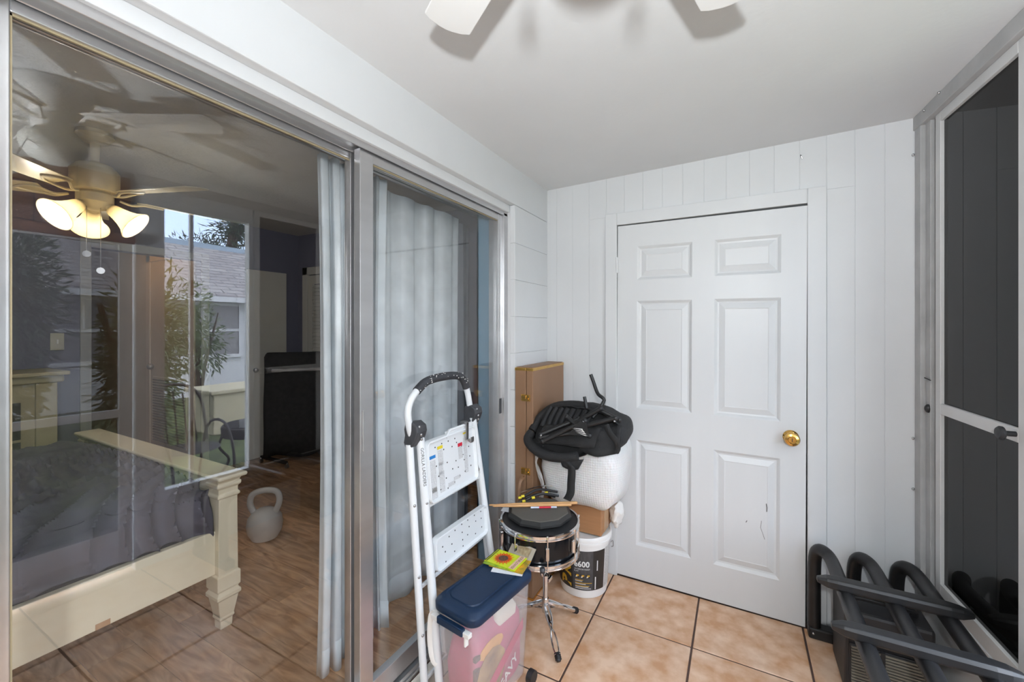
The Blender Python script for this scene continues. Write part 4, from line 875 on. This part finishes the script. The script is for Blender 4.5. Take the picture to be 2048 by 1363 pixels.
def blade(par, C, ang, z, r0, r1, w0, w1, mat, pitch=.16, iron=None, t=.006):
    d = Vector((math.cos(ang), math.sin(ang), 0)); s_ = Vector((-d.y, d.x, 0)); up = Vector((0, 0, 1)) ; side = s_ * math.cos(pitch) + up * math.sin(pitch); nn = d.cross(side)
    k = 6; ol_ = []
    for i in range(k + 1): u = i / k; ol_.append((r0 + (r1 - .02 - r0) * u, -(w0 + (w1 - w0) * u)))
    for a in (-.75, -.3, 0, .3, .75): ol_.append((r1 - .012 * abs(a) ** 2 * 1.4, w1 * a * .98))
    for i in range(k, -1, -1): u = i / k; ol_.append((r0 + (r1 - .02 - r0) * u, (w0 + (w1 - w0) * u)))
    c = C + Vector((0, 0, z)); m = MB(); n = len(ol_)
    m.add([c + d * a + side * b + nn * h for h in (-t / 2, t / 2) for a, b in ol_], [tuple(range(n))[::-1], tuple(range(n, 2 * n))] + [(q, (q + 1) % n, n + (q + 1) % n, n + q) for q in range(n)])
    b = m.build('blade', mat, par, bevel=.002)
    ir = MB()
    for sg in (-1, 1): ir.tube(smoothpath([c + d * (r0 - .09) - Vector((0, 0, .012)), c + d * (r0 - .04) + side * sg * .012 - Vector((0, 0, .022)), c + d * (r0 + .01) + side * sg * .034 - nn * .008, c + d * (r0 + .06) + side * sg * .028 - nn * .007, c + d * (r0 + .10) - nn * .007], 4), .006, 6)
    ir.build('blade_iron', iron or mat, b, smooth=True)
for k in range(5): blade(pf, FC, math.radians(148 - 72 * k), fz_ - .128, .135, .585, .050, .060, FWH, .10)
for dx, dy, ln in ((-.03, -.055, .13), (.05, -.05, .145)):
    ch = MB().cyl(FC + Vector((dx, dy, fz_ - .175)), FC + Vector((dx * 1.9, dy * 2.0, fz_ - .20 - ln)), .0012, n=6).build('pull_chain', STEEL, pf)
    MB().lathe([(.002, 0), (.004, -.006), (.009, -.03), (.008, -.036), (.002, -.038)], FC + Vector((dx * 1.9, dy * 2.0, fz_ - .20 - ln)), 12).build('pull_knob', FWH, ch, smooth=True)

# ================================================================== BEDROOM CEILING FAN with three lit shades
BF = Vector((-2.90, .854, 0)); FCR = M('cream_fan_blade', (.66, .60, .44), .35, var=.04)
bf = thing('ceiling_fan', 'cream bedroom ceiling fan with three lit bell shades', 'ceiling fan', (BF.x, BF.y, BC))
MB().lathe([(.07, BC), (.075, BC - .02), (.05, BC - .05), (.02, BC - .06), (.016, BC - .15), (.07, BC - .17), (.095, BC - .20), (.095, BC - .27), (.08, BC - .30), (.05, BC - .31)], BF, 32).build('motor_housing', FCR, bf, smooth=True)
MB().lathe([(.05, BC - .30), (.072, BC - .32), (.072, BC - .36), (.045, BC - .39), (.02, BC - .40)], BF, 28).build('light_hub', FCR, bf, smooth=True)
for k in range(5): blade(bf, BF, math.radians(20 + 72 * k), BC - .315, .19, .62, .052, .068, FCR, .2)
def lampmat():
    m = bpy.data.materials.new('lit_shade_glass'); m.use_nodes = True; t = m.node_tree; n = t.nodes; p = n['Principled BSDF']
    sock(p, 'Base Color', (.84, .78, .62, 1)); sock(p, 'Roughness', .35)
    tl = n.new('ShaderNodeBsdfTranslucent'); tl.inputs['Color'].default_value = (.90, .82, .62, 1); mx = n.new('ShaderNodeMixShader'); mx.inputs[0].default_value = .65
    t.links.new(p.outputs[0], mx.inputs[1]); t.links.new(tl.outputs[0], mx.inputs[2]); t.links.new(mx.outputs[0], n['Material Output'].inputs['Surface']); return m
SHADE = lampmat(); BULB = M('glowing_bulb', (1, 1, 1), .5, emit=(1, .93, .80), es=6, var=.01)
LR, LF = Vector((.28, .96, 0)), Vector((-.96, .28, 0))
for q, dr_ in enumerate(((-LR * .85 - LF * .6), (LR * .9 - LF * .4), (LF - LR * .12))):
    dr_.normalize(); ax = (dr_ * .80 - Vector((0, 0, 1)) * .62).normalized(); base = BF + Vector((0, 0, BC - .375)) + dr_ * .05
    m = MB().lathe([(.026, 0), (.030, .012), (.034, .035), (.042, .065), (.056, .098), (.075, .122), (.079, .127)], (0, 0, 0), 28, cap=False)
    rot = Vector((0, 0, 1)).rotation_difference(ax).to_matrix().to_4x4()
    m.xf(Matrix.Translation(base + ax * .02) @ rot)
    sh = m.build('lamp_shade', SHADE, bf, smooth=True, solid=.003)
    MB().tube([BF + Vector((0, 0, BC - .37)), base, base + ax * .03], [.014, .018, .024], 12).build('lamp_arm', FCR, bf, smooth=True)
    MB().ball(base + ax * .085, (.024, .024, .028), 14, 10).build('bulb', BULB, sh, smooth=True)
    lb = bpy.data.lights.new('bulb_light', 'POINT'); lb.energy = 2.6; lb.color = (1, .93, .82); lb.shadow_soft_size = .03
    lbo = bpy.data.objects.new('bulb_light', lb); COL.objects.link(lbo); lbo.location = base + ax * .165
for dx, z in ((.02, .30), (-.03, .22)):
    p = BF + LR * dx - LF * .04
    ch = MB().cyl(p + Vector((0, 0, BC - .39)), p + Vector((0, 0, BC - .40 - z)), .0016, n=6).build('pull_chain', STEEL, bf)
    MB().cyl(p + Vector((0, 0, BC - .41 - z)) - LF * .002, p + Vector((0, 0, BC - .41 - z)) + LF * .002, .016, n=16).build('pull_disc', STEEL, ch)
# hall ceiling lamp and the fan light of the room beyond
hl = thing('hall_lamp', 'glowing amber dome lamp on the hall ceiling', 'lamp', (-5.0, 1.42, BC))
MB().lathe([(.15, BC), (.155, BC - .02), (.15, BC - .03)], (-5.0, 1.42, 0), 28).build('base', BRASS, hl, smooth=True)
MB().lathe([(.15, BC - .03), (.135, BC - .07), (.09, BC - .105), (.03, BC - .12), (.002, BC - .122)], (-5.0, 1.42, 0), 28).build('dome', M('amber_glass_glow', (.9, .6, .2), .4, emit=(1, .55, .16), es=7, var=.01), hl, smooth=True)

# ================================================================== BED
bd = thing('bed', 'cream wooden bed frame with a panelled footboard post', 'bed', (-2.7, .0, BZ))
FY = 1.005
def post(x):
    def sq(w, z): return [Vector((x + a * w / 2, FY + b * w / 2, z)) for a, b in ((-1, -1), (1, -1), (1, 1), (-1, 1))]
    prof = [(.048, .13), (.050, .165), (.062, .175), (.058, .185), (.082, .262), (.098, .272), (.098, .284), (.082, .296), (.082, .302), (.094, .308), (.094, .368), (.086, .372), (.080, .374), (.076, .70), (.092, .706), (.092, .716), (.080, .722), (.080, .742), (.098, .752), (.098, .764), (.088, .770), (.104, .786), (.104, .79)]
    p = loft(MB(), [sq(w, z) for w, z in prof], (True, True)).build('bed_post', CREAM, bd, bevel=.0025); return p
post(-1.995); post(-3.46)
MB().box(-3.54, -1.915, FY - .06, FY + .06, .788, .806).build('cap_rail', CREAM, bd, bevel=.008, seg=3)
MB().box(-3.42, -2.035, FY - .018, FY + .018, .34, .775).build('footboard_panel', CREAM, bd, bevel=.003)
MB().box(-3.42, -2.035, FY - .03, FY + .03, .72, .79).build('upper_rail', CREAM, bd, bevel=.003)
MB().box(-2.015, -1.985, -1.25, FY - .03, .375, .562).build('side_rail', CREAM, bd, bevel=.003)
MB().box(-3.475, -3.445, -1.25, FY - .03, .375, .562).build('side_rail', CREAM, bd, bevel=.003)
MB().box(-1.9846, -1.9836, .585, .625, .377, .397).build('paint_chip', M('bare_wood', (.45, .26, .14), .7, var=.1), bd)
MB().box(-3.5, -1.96, -1.36, -1.28, .13, 1.25).build('headboard', CREAM, bd, bevel=.006)
mt = thing('mattress', 'mattress under a rumpled slate grey fitted sheet on the cream bed', 'mattress', (-2.73, -.1, .50))
MB().box(-3.44, -2.02, -1.27, FY - .045, .50, .72).build('mattress_core', M('black_mesh_fabric', (.03, .03, .032), .8, var=.4, vs=160, bump=.5, bs=200), mt, bevel=.03, seg=3)
SHEET = M('slate_sheet_fabric', (.115, .112, .142), .85, var=.10, vs=5, bump=.12, bs=300)
def sheetfn(u, v):
    # u goes over the side edge: 0 = hem at near side, 1 = far side; v along Y
    prof = [(-1.985, .575), (-1.978, .64), (-1.985, .71), (-2.005, .765), (-2.05, .80), (-2.14, .818), (-2.5, .832), (-2.9, .832), (-3.3, .81), (-3.45, .76), (-3.47, .60)]
    t = u * (len(prof) - 1); i = min(int(t), len(prof) - 2); w = t - i
    x = prof[i][0] * (1 - w) + prof[i + 1][0] * w; z = prof[i][1] * (1 - w) + prof[i + 1][1] * w
    y = -1.27 + v * (FY - .045 + 1.27)
    e = max(0, (v - .93) / .07); z -= .055 * e * e; 
    q = Vector((x, y, z))
    fold = (1.0 - 2.0 * abs(math.sin((y + (x + 2.0) * 1.25 + .25 * noise.noise(q * 2.0)) * 31)) ** .5) * (.5 + .5 * noise.noise(q * 3))
    fold2 = noise.noise(Vector((x * 3 + y * 5, y * 3 - z * 4, z * 9)))
    amp = .036
    sidew = 1.0 if z < .78 else .8
    if u < .2: z -= 0; hem = .02 * noise.noise(Vector((y * 2.2, 1, 5))) * (1 - u / .2); z += hem + .035 * max(0, .35 - y) * (1 - u / .2) * .6
    d = (fold * amp + fold2 * .024) * sidew
    return Vector((x + (d if z < .77 and x > -2.1 else d * .2), y, z + (d if z > .72 else 0)))
MB().grid(sheetfn, 120, 260).build('fitted_sheet', SHEET, mt, smooth=True, solid=.003)
# cream cabinet against the far wall beyond the bed
cb2 = thing('cabinet', 'cream cabinet with a moulded cornice against the far bedroom wall', 'cabinet', (-4.02, .62, BZ))
CRD = M('aged_cream_paint', (.42, .37, .23), .5, var=.08)
MB().box(-4.22, -3.86, .30, .955, BZ, 1.09).build('body', CRD, cb2, bevel=.003)
MB().box(-4.22, -3.81, .25, 1.005, 1.135, 1.16).build('top', CRD, cb2, bevel=.006)
MB().box(-4.22, -3.835, .27, .985, 1.09, 1.137).build('cornice', CRD, cb2, bevel=.01)
dk = M('dark_cabinet_inset', (.07, .065, .05), .5, var=.1)
for y0 in (.34, .56): pass
MB().box(-3.862, -3.853, .34, .80, .20, .98).build('inset_panel', dk, cb2)
MB().box(-3.855, -3.848, .34, .80, .74, .755).build('shelf_edge', CRD, cb2)
MB().box(-3.866, -3.845, .86, .955, BZ, 1.09).build('pilaster', CRD, cb2, bevel=.004)
# black fabric screen on castors
bs_ = thing('fabric_screen', 'black fabric screen with a grey crossbar on small castors', 'screen', (-4.0, 2.6, BZ))
def scr(u, v):
    y = 2.36 + u * .48; top = 1.20 - .045 * (1 - min(1, u / .06)) ** 2; bot = .19 + .02 * math.sin(u * 9)
    return Vector((-3.99 + u * .40 + .010 * math.sin(u * 22 + v * 2) + .006 * math.sin(v * 9), y, bot + (top - bot) * v))
MB().grid(scr, 40, 20).build('fabric', BFAB, bs_, smooth=True, solid=.02)
MB().tube([(-3.955, 2.385, 1.025), (-3.56, 2.85, 1.025)], .016, 12).build('crossbar', M('grey_tube', (.30, .29, .29), .4, var=.05), bs_, smooth=True)
MB().cyl((-3.925, 2.38, 1.025), (-3.955, 2.38, 1.025), .026, n=16).build('knob', BLKPL, bs_)
for x, y in ((-3.985, 2.39), (-3.60, 2.83)): MB().cyl((x, y, .17), (x, y, 1.15), .012, n=10).build('upright', BLACK, bs_, smooth=True)
for (x, y) in ((-4.06, 2.38), (-3.69, 2.40), (-3.80, 2.83), (-3.45, 2.83)):
    MB().cyl((x, y - .01, BZ + .02), (x, y + .01, BZ + .02), .02, n=14).ball((x, y, BZ + .045), .014, 10, 6).build('castor', STEEL, bs_, smooth=True)
for x, y in ((-4.07, 2.39), (-3.81, 2.83)): MB().box(x, x + .39, y - .015, y + .015, BZ + .045, BZ + .07).build('base_rail', BLACK, bs_, bevel=.003)

# ================================================================== CURTAINS inside the sliding door
def curtain(label, y0, y1, x, z0, z1, folds, amp, mat, seed, taper=.8, nu=160):
    rr = random.Random(seed); ph = [rr.uniform(-.5, .5) for _ in range(folds + 3)]
    def fn(u, v):
        k = u * folds; i = int(k); w = k - i; jit = ph[i] * (1 - w) + ph[i + 1] * w
        s_ = math.sin((k + .35 * jit) * 2 * PI); a = amp * (.75 + .5 * abs(jit)) * (1.05 - .35 * v)
        yy = y0 + (y1 - y0) * u; yy = (y0 + y1) / 2 + (yy - (y0 + y1) / 2) * (1 - (1 - taper) * (4 * v * (1 - v)) * .5)
        return Vector((x + a * math.copysign(abs(s_) ** .8, s_), yy + .3 * amp * math.cos(k * 4 * PI) + .004 * noise.noise(Vector((u * 5, v * 3, seed))), z0 + (z1 - z0) * v + (.012 * math.sin(u * 17) if v == 0 else 0)))
    t = thing('curtain', label, 'curtain', (x, (y0 + y1) / 2, z0), 0, 'curtains inside the sliding door')
    c_ = MB().grid(fn, nu, 24).build('fabric', mat, t, smooth=True, solid=.0018)
    MB().grid(lambda u, v: fn(u, .055 * v) + Vector((.0025, 0, 0)), nu, 2).build('hem', mat, c_, smooth=True, solid=.001)
    return t
curtain('pale blue curtain bunched in deep folds left of the door post', 1.005, 1.33, -1.365, .145, 2.085, 6, .028, CURT, 4)
curtain('wide pale blue curtain hanging behind the ladder', 1.34, 1.985, -1.43, .15, 2.075, 4, .014, CURT, 9, .95)
curtain('narrow slate grey curtain beside the light blue reveal', 1.96, 2.20, -1.50, .15, 2.075, 2, .03, CURT2, 2, .95, 60)
tag(MB().cyl((-1.42, -.4, 2.13), (-1.42, 2.3, 2.13), .011, n=12).build('curtain_rod', STEEL, origin=(-1.42, 1, 2.13), smooth=True), 'steel curtain rod above the pale blue curtains', 'rod')

# ================================================================== BAMBOO BLIND rolled high over the screen door
bl = thing('bamboo_blind', 'brown bamboo roll blind hung over the screen door', 'blind', RW, RA)
BAM = woodmat('bamboo_slat', (.30, .13, .055), (.14, .06, .03), (1, 4, 30), 3, .6, .05)
sm = MB()
for k in range(44): sm.box(-.030, -.0265, -2.24, -1.36, 1.965 + k * .0078, 1.9705 + k * .0078)
so = sm.build('slats', BAM, bl, rel=False); so['kind'] = 'stuff'
for k in range(6):
    y = -2.2 + k * .155; MB().cyl((-.032, y, 1.93), (-.032, y, 2.32), .0025, n=6).build('cord', BLKPL, bl, rel=False)
MB().cyl((-.045, -2.25, 1.95), (-.045, -1.35, 1.95), .028, n=14).build('roll', BAM, bl, rel=False, smooth=True)

# ================================================================== YARD (seen in the glass)
st(MB().box(-.2, 60, -30, 60, -.3, -.12).build('ground', M('grass', (.10, .13, .04), .9, col2=(.04, .05, .02), vs=6, bump=.6, bs=30)), 'grassy yard')
def leafball(m, c, r, n, ln, wd, rg, droop=.3):
    for _ in range(n):
        u = rg.random() ** .5; th = rg.uniform(0, 2 * PI); ph = math.acos(rg.uniform(-1, 1))
        d = Vector((math.sin(ph) * math.cos(th), math.sin(ph) * math.sin(th), math.cos(ph))); p = Vector(c) + Vector((d.x * r[0], d.y * r[1], d.z * r[2])) * u
        t = (d + Vector((rg.uniform(-.7, .7), rg.uniform(-.7, .7), rg.uniform(-.7, .7) - droop))).normalized(); s_ = t.orthogonal().normalized(); s_ = (Matrix.Rotation(rg.uniform(0, 6.28), 3, t) @ s_)
        L_ = ln * rg.uniform(.6, 1.3); b = len(m.v)
        m.v += [p, p + t * L_ * .5 + s_ * wd, p + t * L_, p + t * L_ * .5 - s_ * wd]; m.f.append([b, b + 1, b + 2, b + 3])
LEAF = transl('olive_leaf', (.12, .155, .075), .5, .35); LEAF2 = transl('dark_leaf', (.09, .14, .07), .5, .3); BARK = M('bark', (.10, .07, .05), .9, var=.3, vs=12, bump=.6, bs=20)
rg = random.Random(11)
def shrub(label, c, r, n, mat, seed):
    rg = random.Random(seed); t = thing('shrub', label, 'shrub', (c[0], c[1], -.12), 0, 'shrubs in the yard')
    m = MB()
    for k in range(6):
        o = Vector((rg.uniform(-.5, .5) * r[0], rg.uniform(-.5, .5) * r[1], rg.uniform(-.5, .5) * r[2])); leafball(m, Vector(c) + o, [q * .7 for q in r], n // 6, .13, .014, rg)
    m.build('foliage', mat, t)
    s_ = MB()
    for k in range(5):
        a = rg.uniform(0, 6.28); s_.tube(smoothpath([(c[0], c[1], -.12), (c[0] + .2 * math.cos(a) * r[0], c[1] + .2 * math.sin(a) * r[1], c[2] * .5), (c[0] + .7 * math.cos(a) * r[0], c[1] + .7 * math.sin(a) * r[1], c[2] + .4 * r[2])], 4), [.035] * 4 + [.025] * 3 + [.015, .01], 6)
    s_.build('stem', BARK, t); return t
shrub('dense dark shrub nearest the screen door', (4.5, 1.15, 1.35), (.8, .5, 1.25), 7000, LEAF2, 1)
shrub('olive shrub with long leaves in the middle of the yard', (4.2, 2.30, 1.25), (.7, .45, 1.2), 5000, LEAF, 2)
shrub('airy olive shrub at the corner of the white house', (6.2, 3.9, 1.35), (.5, .4, .9), 1100, LEAF, 3)
shrub('low green plant close to the screen door', (2.3, .75, .25), (.45, .4, .4), 900, LEAF, 4)
# pine tree
pt = thing('pine_tree', 'tall pine tree standing behind the white house', 'tree', (23.5, 13.3, -.1))
tr_ = MB(); fo_ = MB(); rg = random.Random(21)
trk = smoothpath([(23.5, 13.3, -.1), (23.6, 13.2, 4), (23.3, 13.5, 7.5), (23.6, 13.1, 11), (23.4, 13.4, 14)], 5); tr_.tube(trk, [.38 - .30 * i / (len(trk) - 1) for i in range(len(trk))], 10)
for k in range(30):
    z = 4.2 + k * .33; p = min(trk, key=lambda q: abs(q.z - z)); a = rg.uniform(0, 6.28); L_ = rg.uniform(2.0, 4.8) * (1 - .03 * k)
    e = p + Vector((math.cos(a) * L_, math.sin(a) * L_, rg.uniform(.0, 1.4))); mid = lerp(p, e, .5) + Vector((0, 0, rg.uniform(-.5, .3)))
    br_ = smoothpath([p, mid, e], 4); tr_.tube(br_, [.07 - .05 * i / (len(br_) - 1) for i in range(len(br_))], 6)
    for q in range(6): leafball(fo_, lerp(mid, e, .1 + q * .2) + Vector((rg.uniform(-.7, .7), rg.uniform(-.7, .7), rg.uniform(-.1, .5))), (.75, .75, .42), 70, .42, .03, rg, 0)
tr_.build('trunk', BARK, pt, smooth=True); fo_.build('needles', transl('pine_needles', (.045, .065, .035), .6, .25), pt)
# white house across the yard
HX = 8.4
ho = thing('house', 'white clapboard house with a shingle roof across the yard', 'house', (HX + 2, 6, -.12))
SID = M('white_siding', (.62, .62, .64), .6, var=.04)
MB().box(HX, HX + 4, .5, 16, -.12, 2.2).build('wall', SID, ho)
rf = MB().add([(HX - .35, .2, 2.10), (HX - .35, 16.3, 2.10), (HX + 2.4, 16.3, 3.62), (HX + 2.4, .2, 3.62), (HX - .35, .2, 2.18), (HX - .35, 16.3, 2.18), (HX + 2.4, 16.3, 3.70), (HX + 2.4, .2, 3.70)], [(0, 1, 2, 3), (7, 6, 5, 4), (0, 4, 5, 1), (1, 5, 6, 2), (2, 6, 7, 3), (3, 7, 4, 0)])
def shinglemat():
    m = M('shingles', (.34, .32, .31), .9, var=.15, vs=8); t = m.node_tree; n = t.nodes; b = n.new('ShaderNodeTexBrick'); tc_ = n.new('ShaderNodeTexCoord'); mp = n.new('ShaderNodeMapping')
    mp.inputs['Rotation'].default_value = (0, 0, PI / 2); t.links.new(tc_.outputs['Object'], mp.inputs['Vector']); t.links.new(mp.outputs[0], b.inputs['Vector'])
    b.inputs['Scale'].default_value = 1; b.inputs['Brick Width'].default_value = .45; b.inputs['Row Height'].default_value = .16; b.inputs['Mortar Size'].default_value = .012
    b.inputs['Color1'].default_value = (.36, .34, .33, 1); b.inputs['Color2'].default_value = (.27, .25, .25, 1); b.inputs['Mortar'].default_value = (.12, .11, .11, 1)
    t.links.new(b.outputs['Color'], n['Principled BSDF'].inputs['Base Color']); return m
rf.build('roof', shinglemat(), ho)
MB().box(HX + 2.3, HX + 2.55, .2, 16.3, 3.62, 3.78).build('ridge_flashing', M('blue_grey_metal', (.26, .33, .40), .4, .6, var=.05), ho)
MB().box(HX - .42, HX - .34, .2, 16.3, 2.02, 2.14).build('fascia', SID, ho)
for (y0, y1, z0, z1) in ((4.25, 5.75, .80, 1.95), (2.4, 3.6, .80, 1.95), (7.6, 8.9, .80, 1.95)):
    w = MB().box(HX - .05, HX, y0 - .08, y1 + .08, z0 - .08, z0).box(HX - .05, HX, y0 - .08, y1 + .08, z1, z1 + .08).box(HX - .05, HX, y0 - .08, y0, z0, z1).box(HX - .05, HX, y1, y1 + .08, z0, z1).box(HX - .05, HX, y0, y1, (z0 + z1) / 2 - .03, (z0 + z1) / 2 + .03).box(HX - .04, HX, (y0 + y1) / 2 - .02, (y0 + y1) / 2 + .02, (z0 + z1) / 2, z1).build('window', SID, ho)
    for a, b in ((z0, (z0 + z1) / 2 - .03), ((z0 + z1) / 2 + .03, z1)): MB().box(HX - .03, HX - .02, y0, y1, a, b).build('pane', M('grey_curtained_glass', (.20, .20, .21), .2, var=.1), w)
dd = MB().box(HX - .05, HX - .01, 6.0, 6.9, -.1, 1.95).build('door', SID, ho, bevel=.01)
MB().box(HX - .06, HX - .05, 6.2, 6.7, .95, 1.75).build('pane', M('grey_curtained_glass', (.2, .2, .21), .2), dd)
# beige deck box, round iron table, iron chair
db = thing('deck_box', 'beige deck storage box standing on the grass', 'box', (4.6, 3.7, -.12))
BEI = M('beige_resin', (.52, .46, .32), .5, var=.05)
MB().box(4.25, 4.95, 3.2, 4.4, -.12, .47).build('body', BEI, db, bevel=.02); MB().box(4.2, 5.0, 3.15, 4.45, .47, .53).build('lid', BEI, db, bevel=.015)
IR = M('wrought_iron', (.05, .045, .04), .5, .6, var=.2)
tb = thing('patio_table', 'low round wrought iron patio table with curved legs', 'table', (2.45, 2.75, -.12))
MB().lathe([(.02, .36), (.30, .36), (.31, .35), (.31, .26), (.30, .25)], (2.45, 2.75, 0), 32, cap=False).build('top', IR, tb, smooth=True, solid=.01)
MB().lathe([(.001, .365), (.29, .365), (.29, .37), (.001, .37)], (2.45, 2.75, 0), 32).build('glass_top', PANEG, tb)
for k in range(4):
    a = k * PI / 2 + .4; d = Vector((math.cos(a), math.sin(a), 0)); p = Vector((2.45, 2.75, 0))
    MB().tube(smoothpath([p + d * .29 + Vector((0, 0, .28)), p + d * .33 + Vector((0, 0, .15)), p + d * .24 + Vector((0, 0, 0)), p + d * .30 + Vector((0, 0, -.12))], 5), .014, 8).build('leg', IR, tb, smooth=True)
pc = thing('patio_chair', 'wrought iron patio chair with arched arms beside the round table', 'chair', (2.2, 2.0, -.12))
p = Vector((2.2, 2.0, 0))
MB().lathe([(.01, .30), (.24, .30), (.25, .29)], p, 24).build('seat', IR, pc, smooth=True)
for s_ in (-1, 1):
    MB().tube(smoothpath([p + Vector((-.3, .24 * s_, -.12)), p + Vector((-.28, .25 * s_, .25)), p + Vector((-.1, .26 * s_, .50)), p + Vector((.18, .25 * s_, .46)), p + Vector((.3, .24 * s_, .1)), p + Vector((.34, .24 * s_, -.12))], 5), .013, 8).build('arm', IR, pc, smooth=True)
MB().tube(smoothpath([p + Vector((.2, -.25, .3)), p + Vector((.3, -.22, .75)), p + Vector((.32, 0, .88)), p + Vector((.3, .22, .75)), p + Vector((.2, .25, .3))], 6), .014, 8).build('backrest', IR, pc, smooth=True)
for k in range(5):
    y = -.16 + k * .08; MB().cyl(p + Vector((.21, y, .3)), p + Vector((.31, y, .82 - abs(y) * .4)), .007, n=6).build('back_bar', IR, pc)
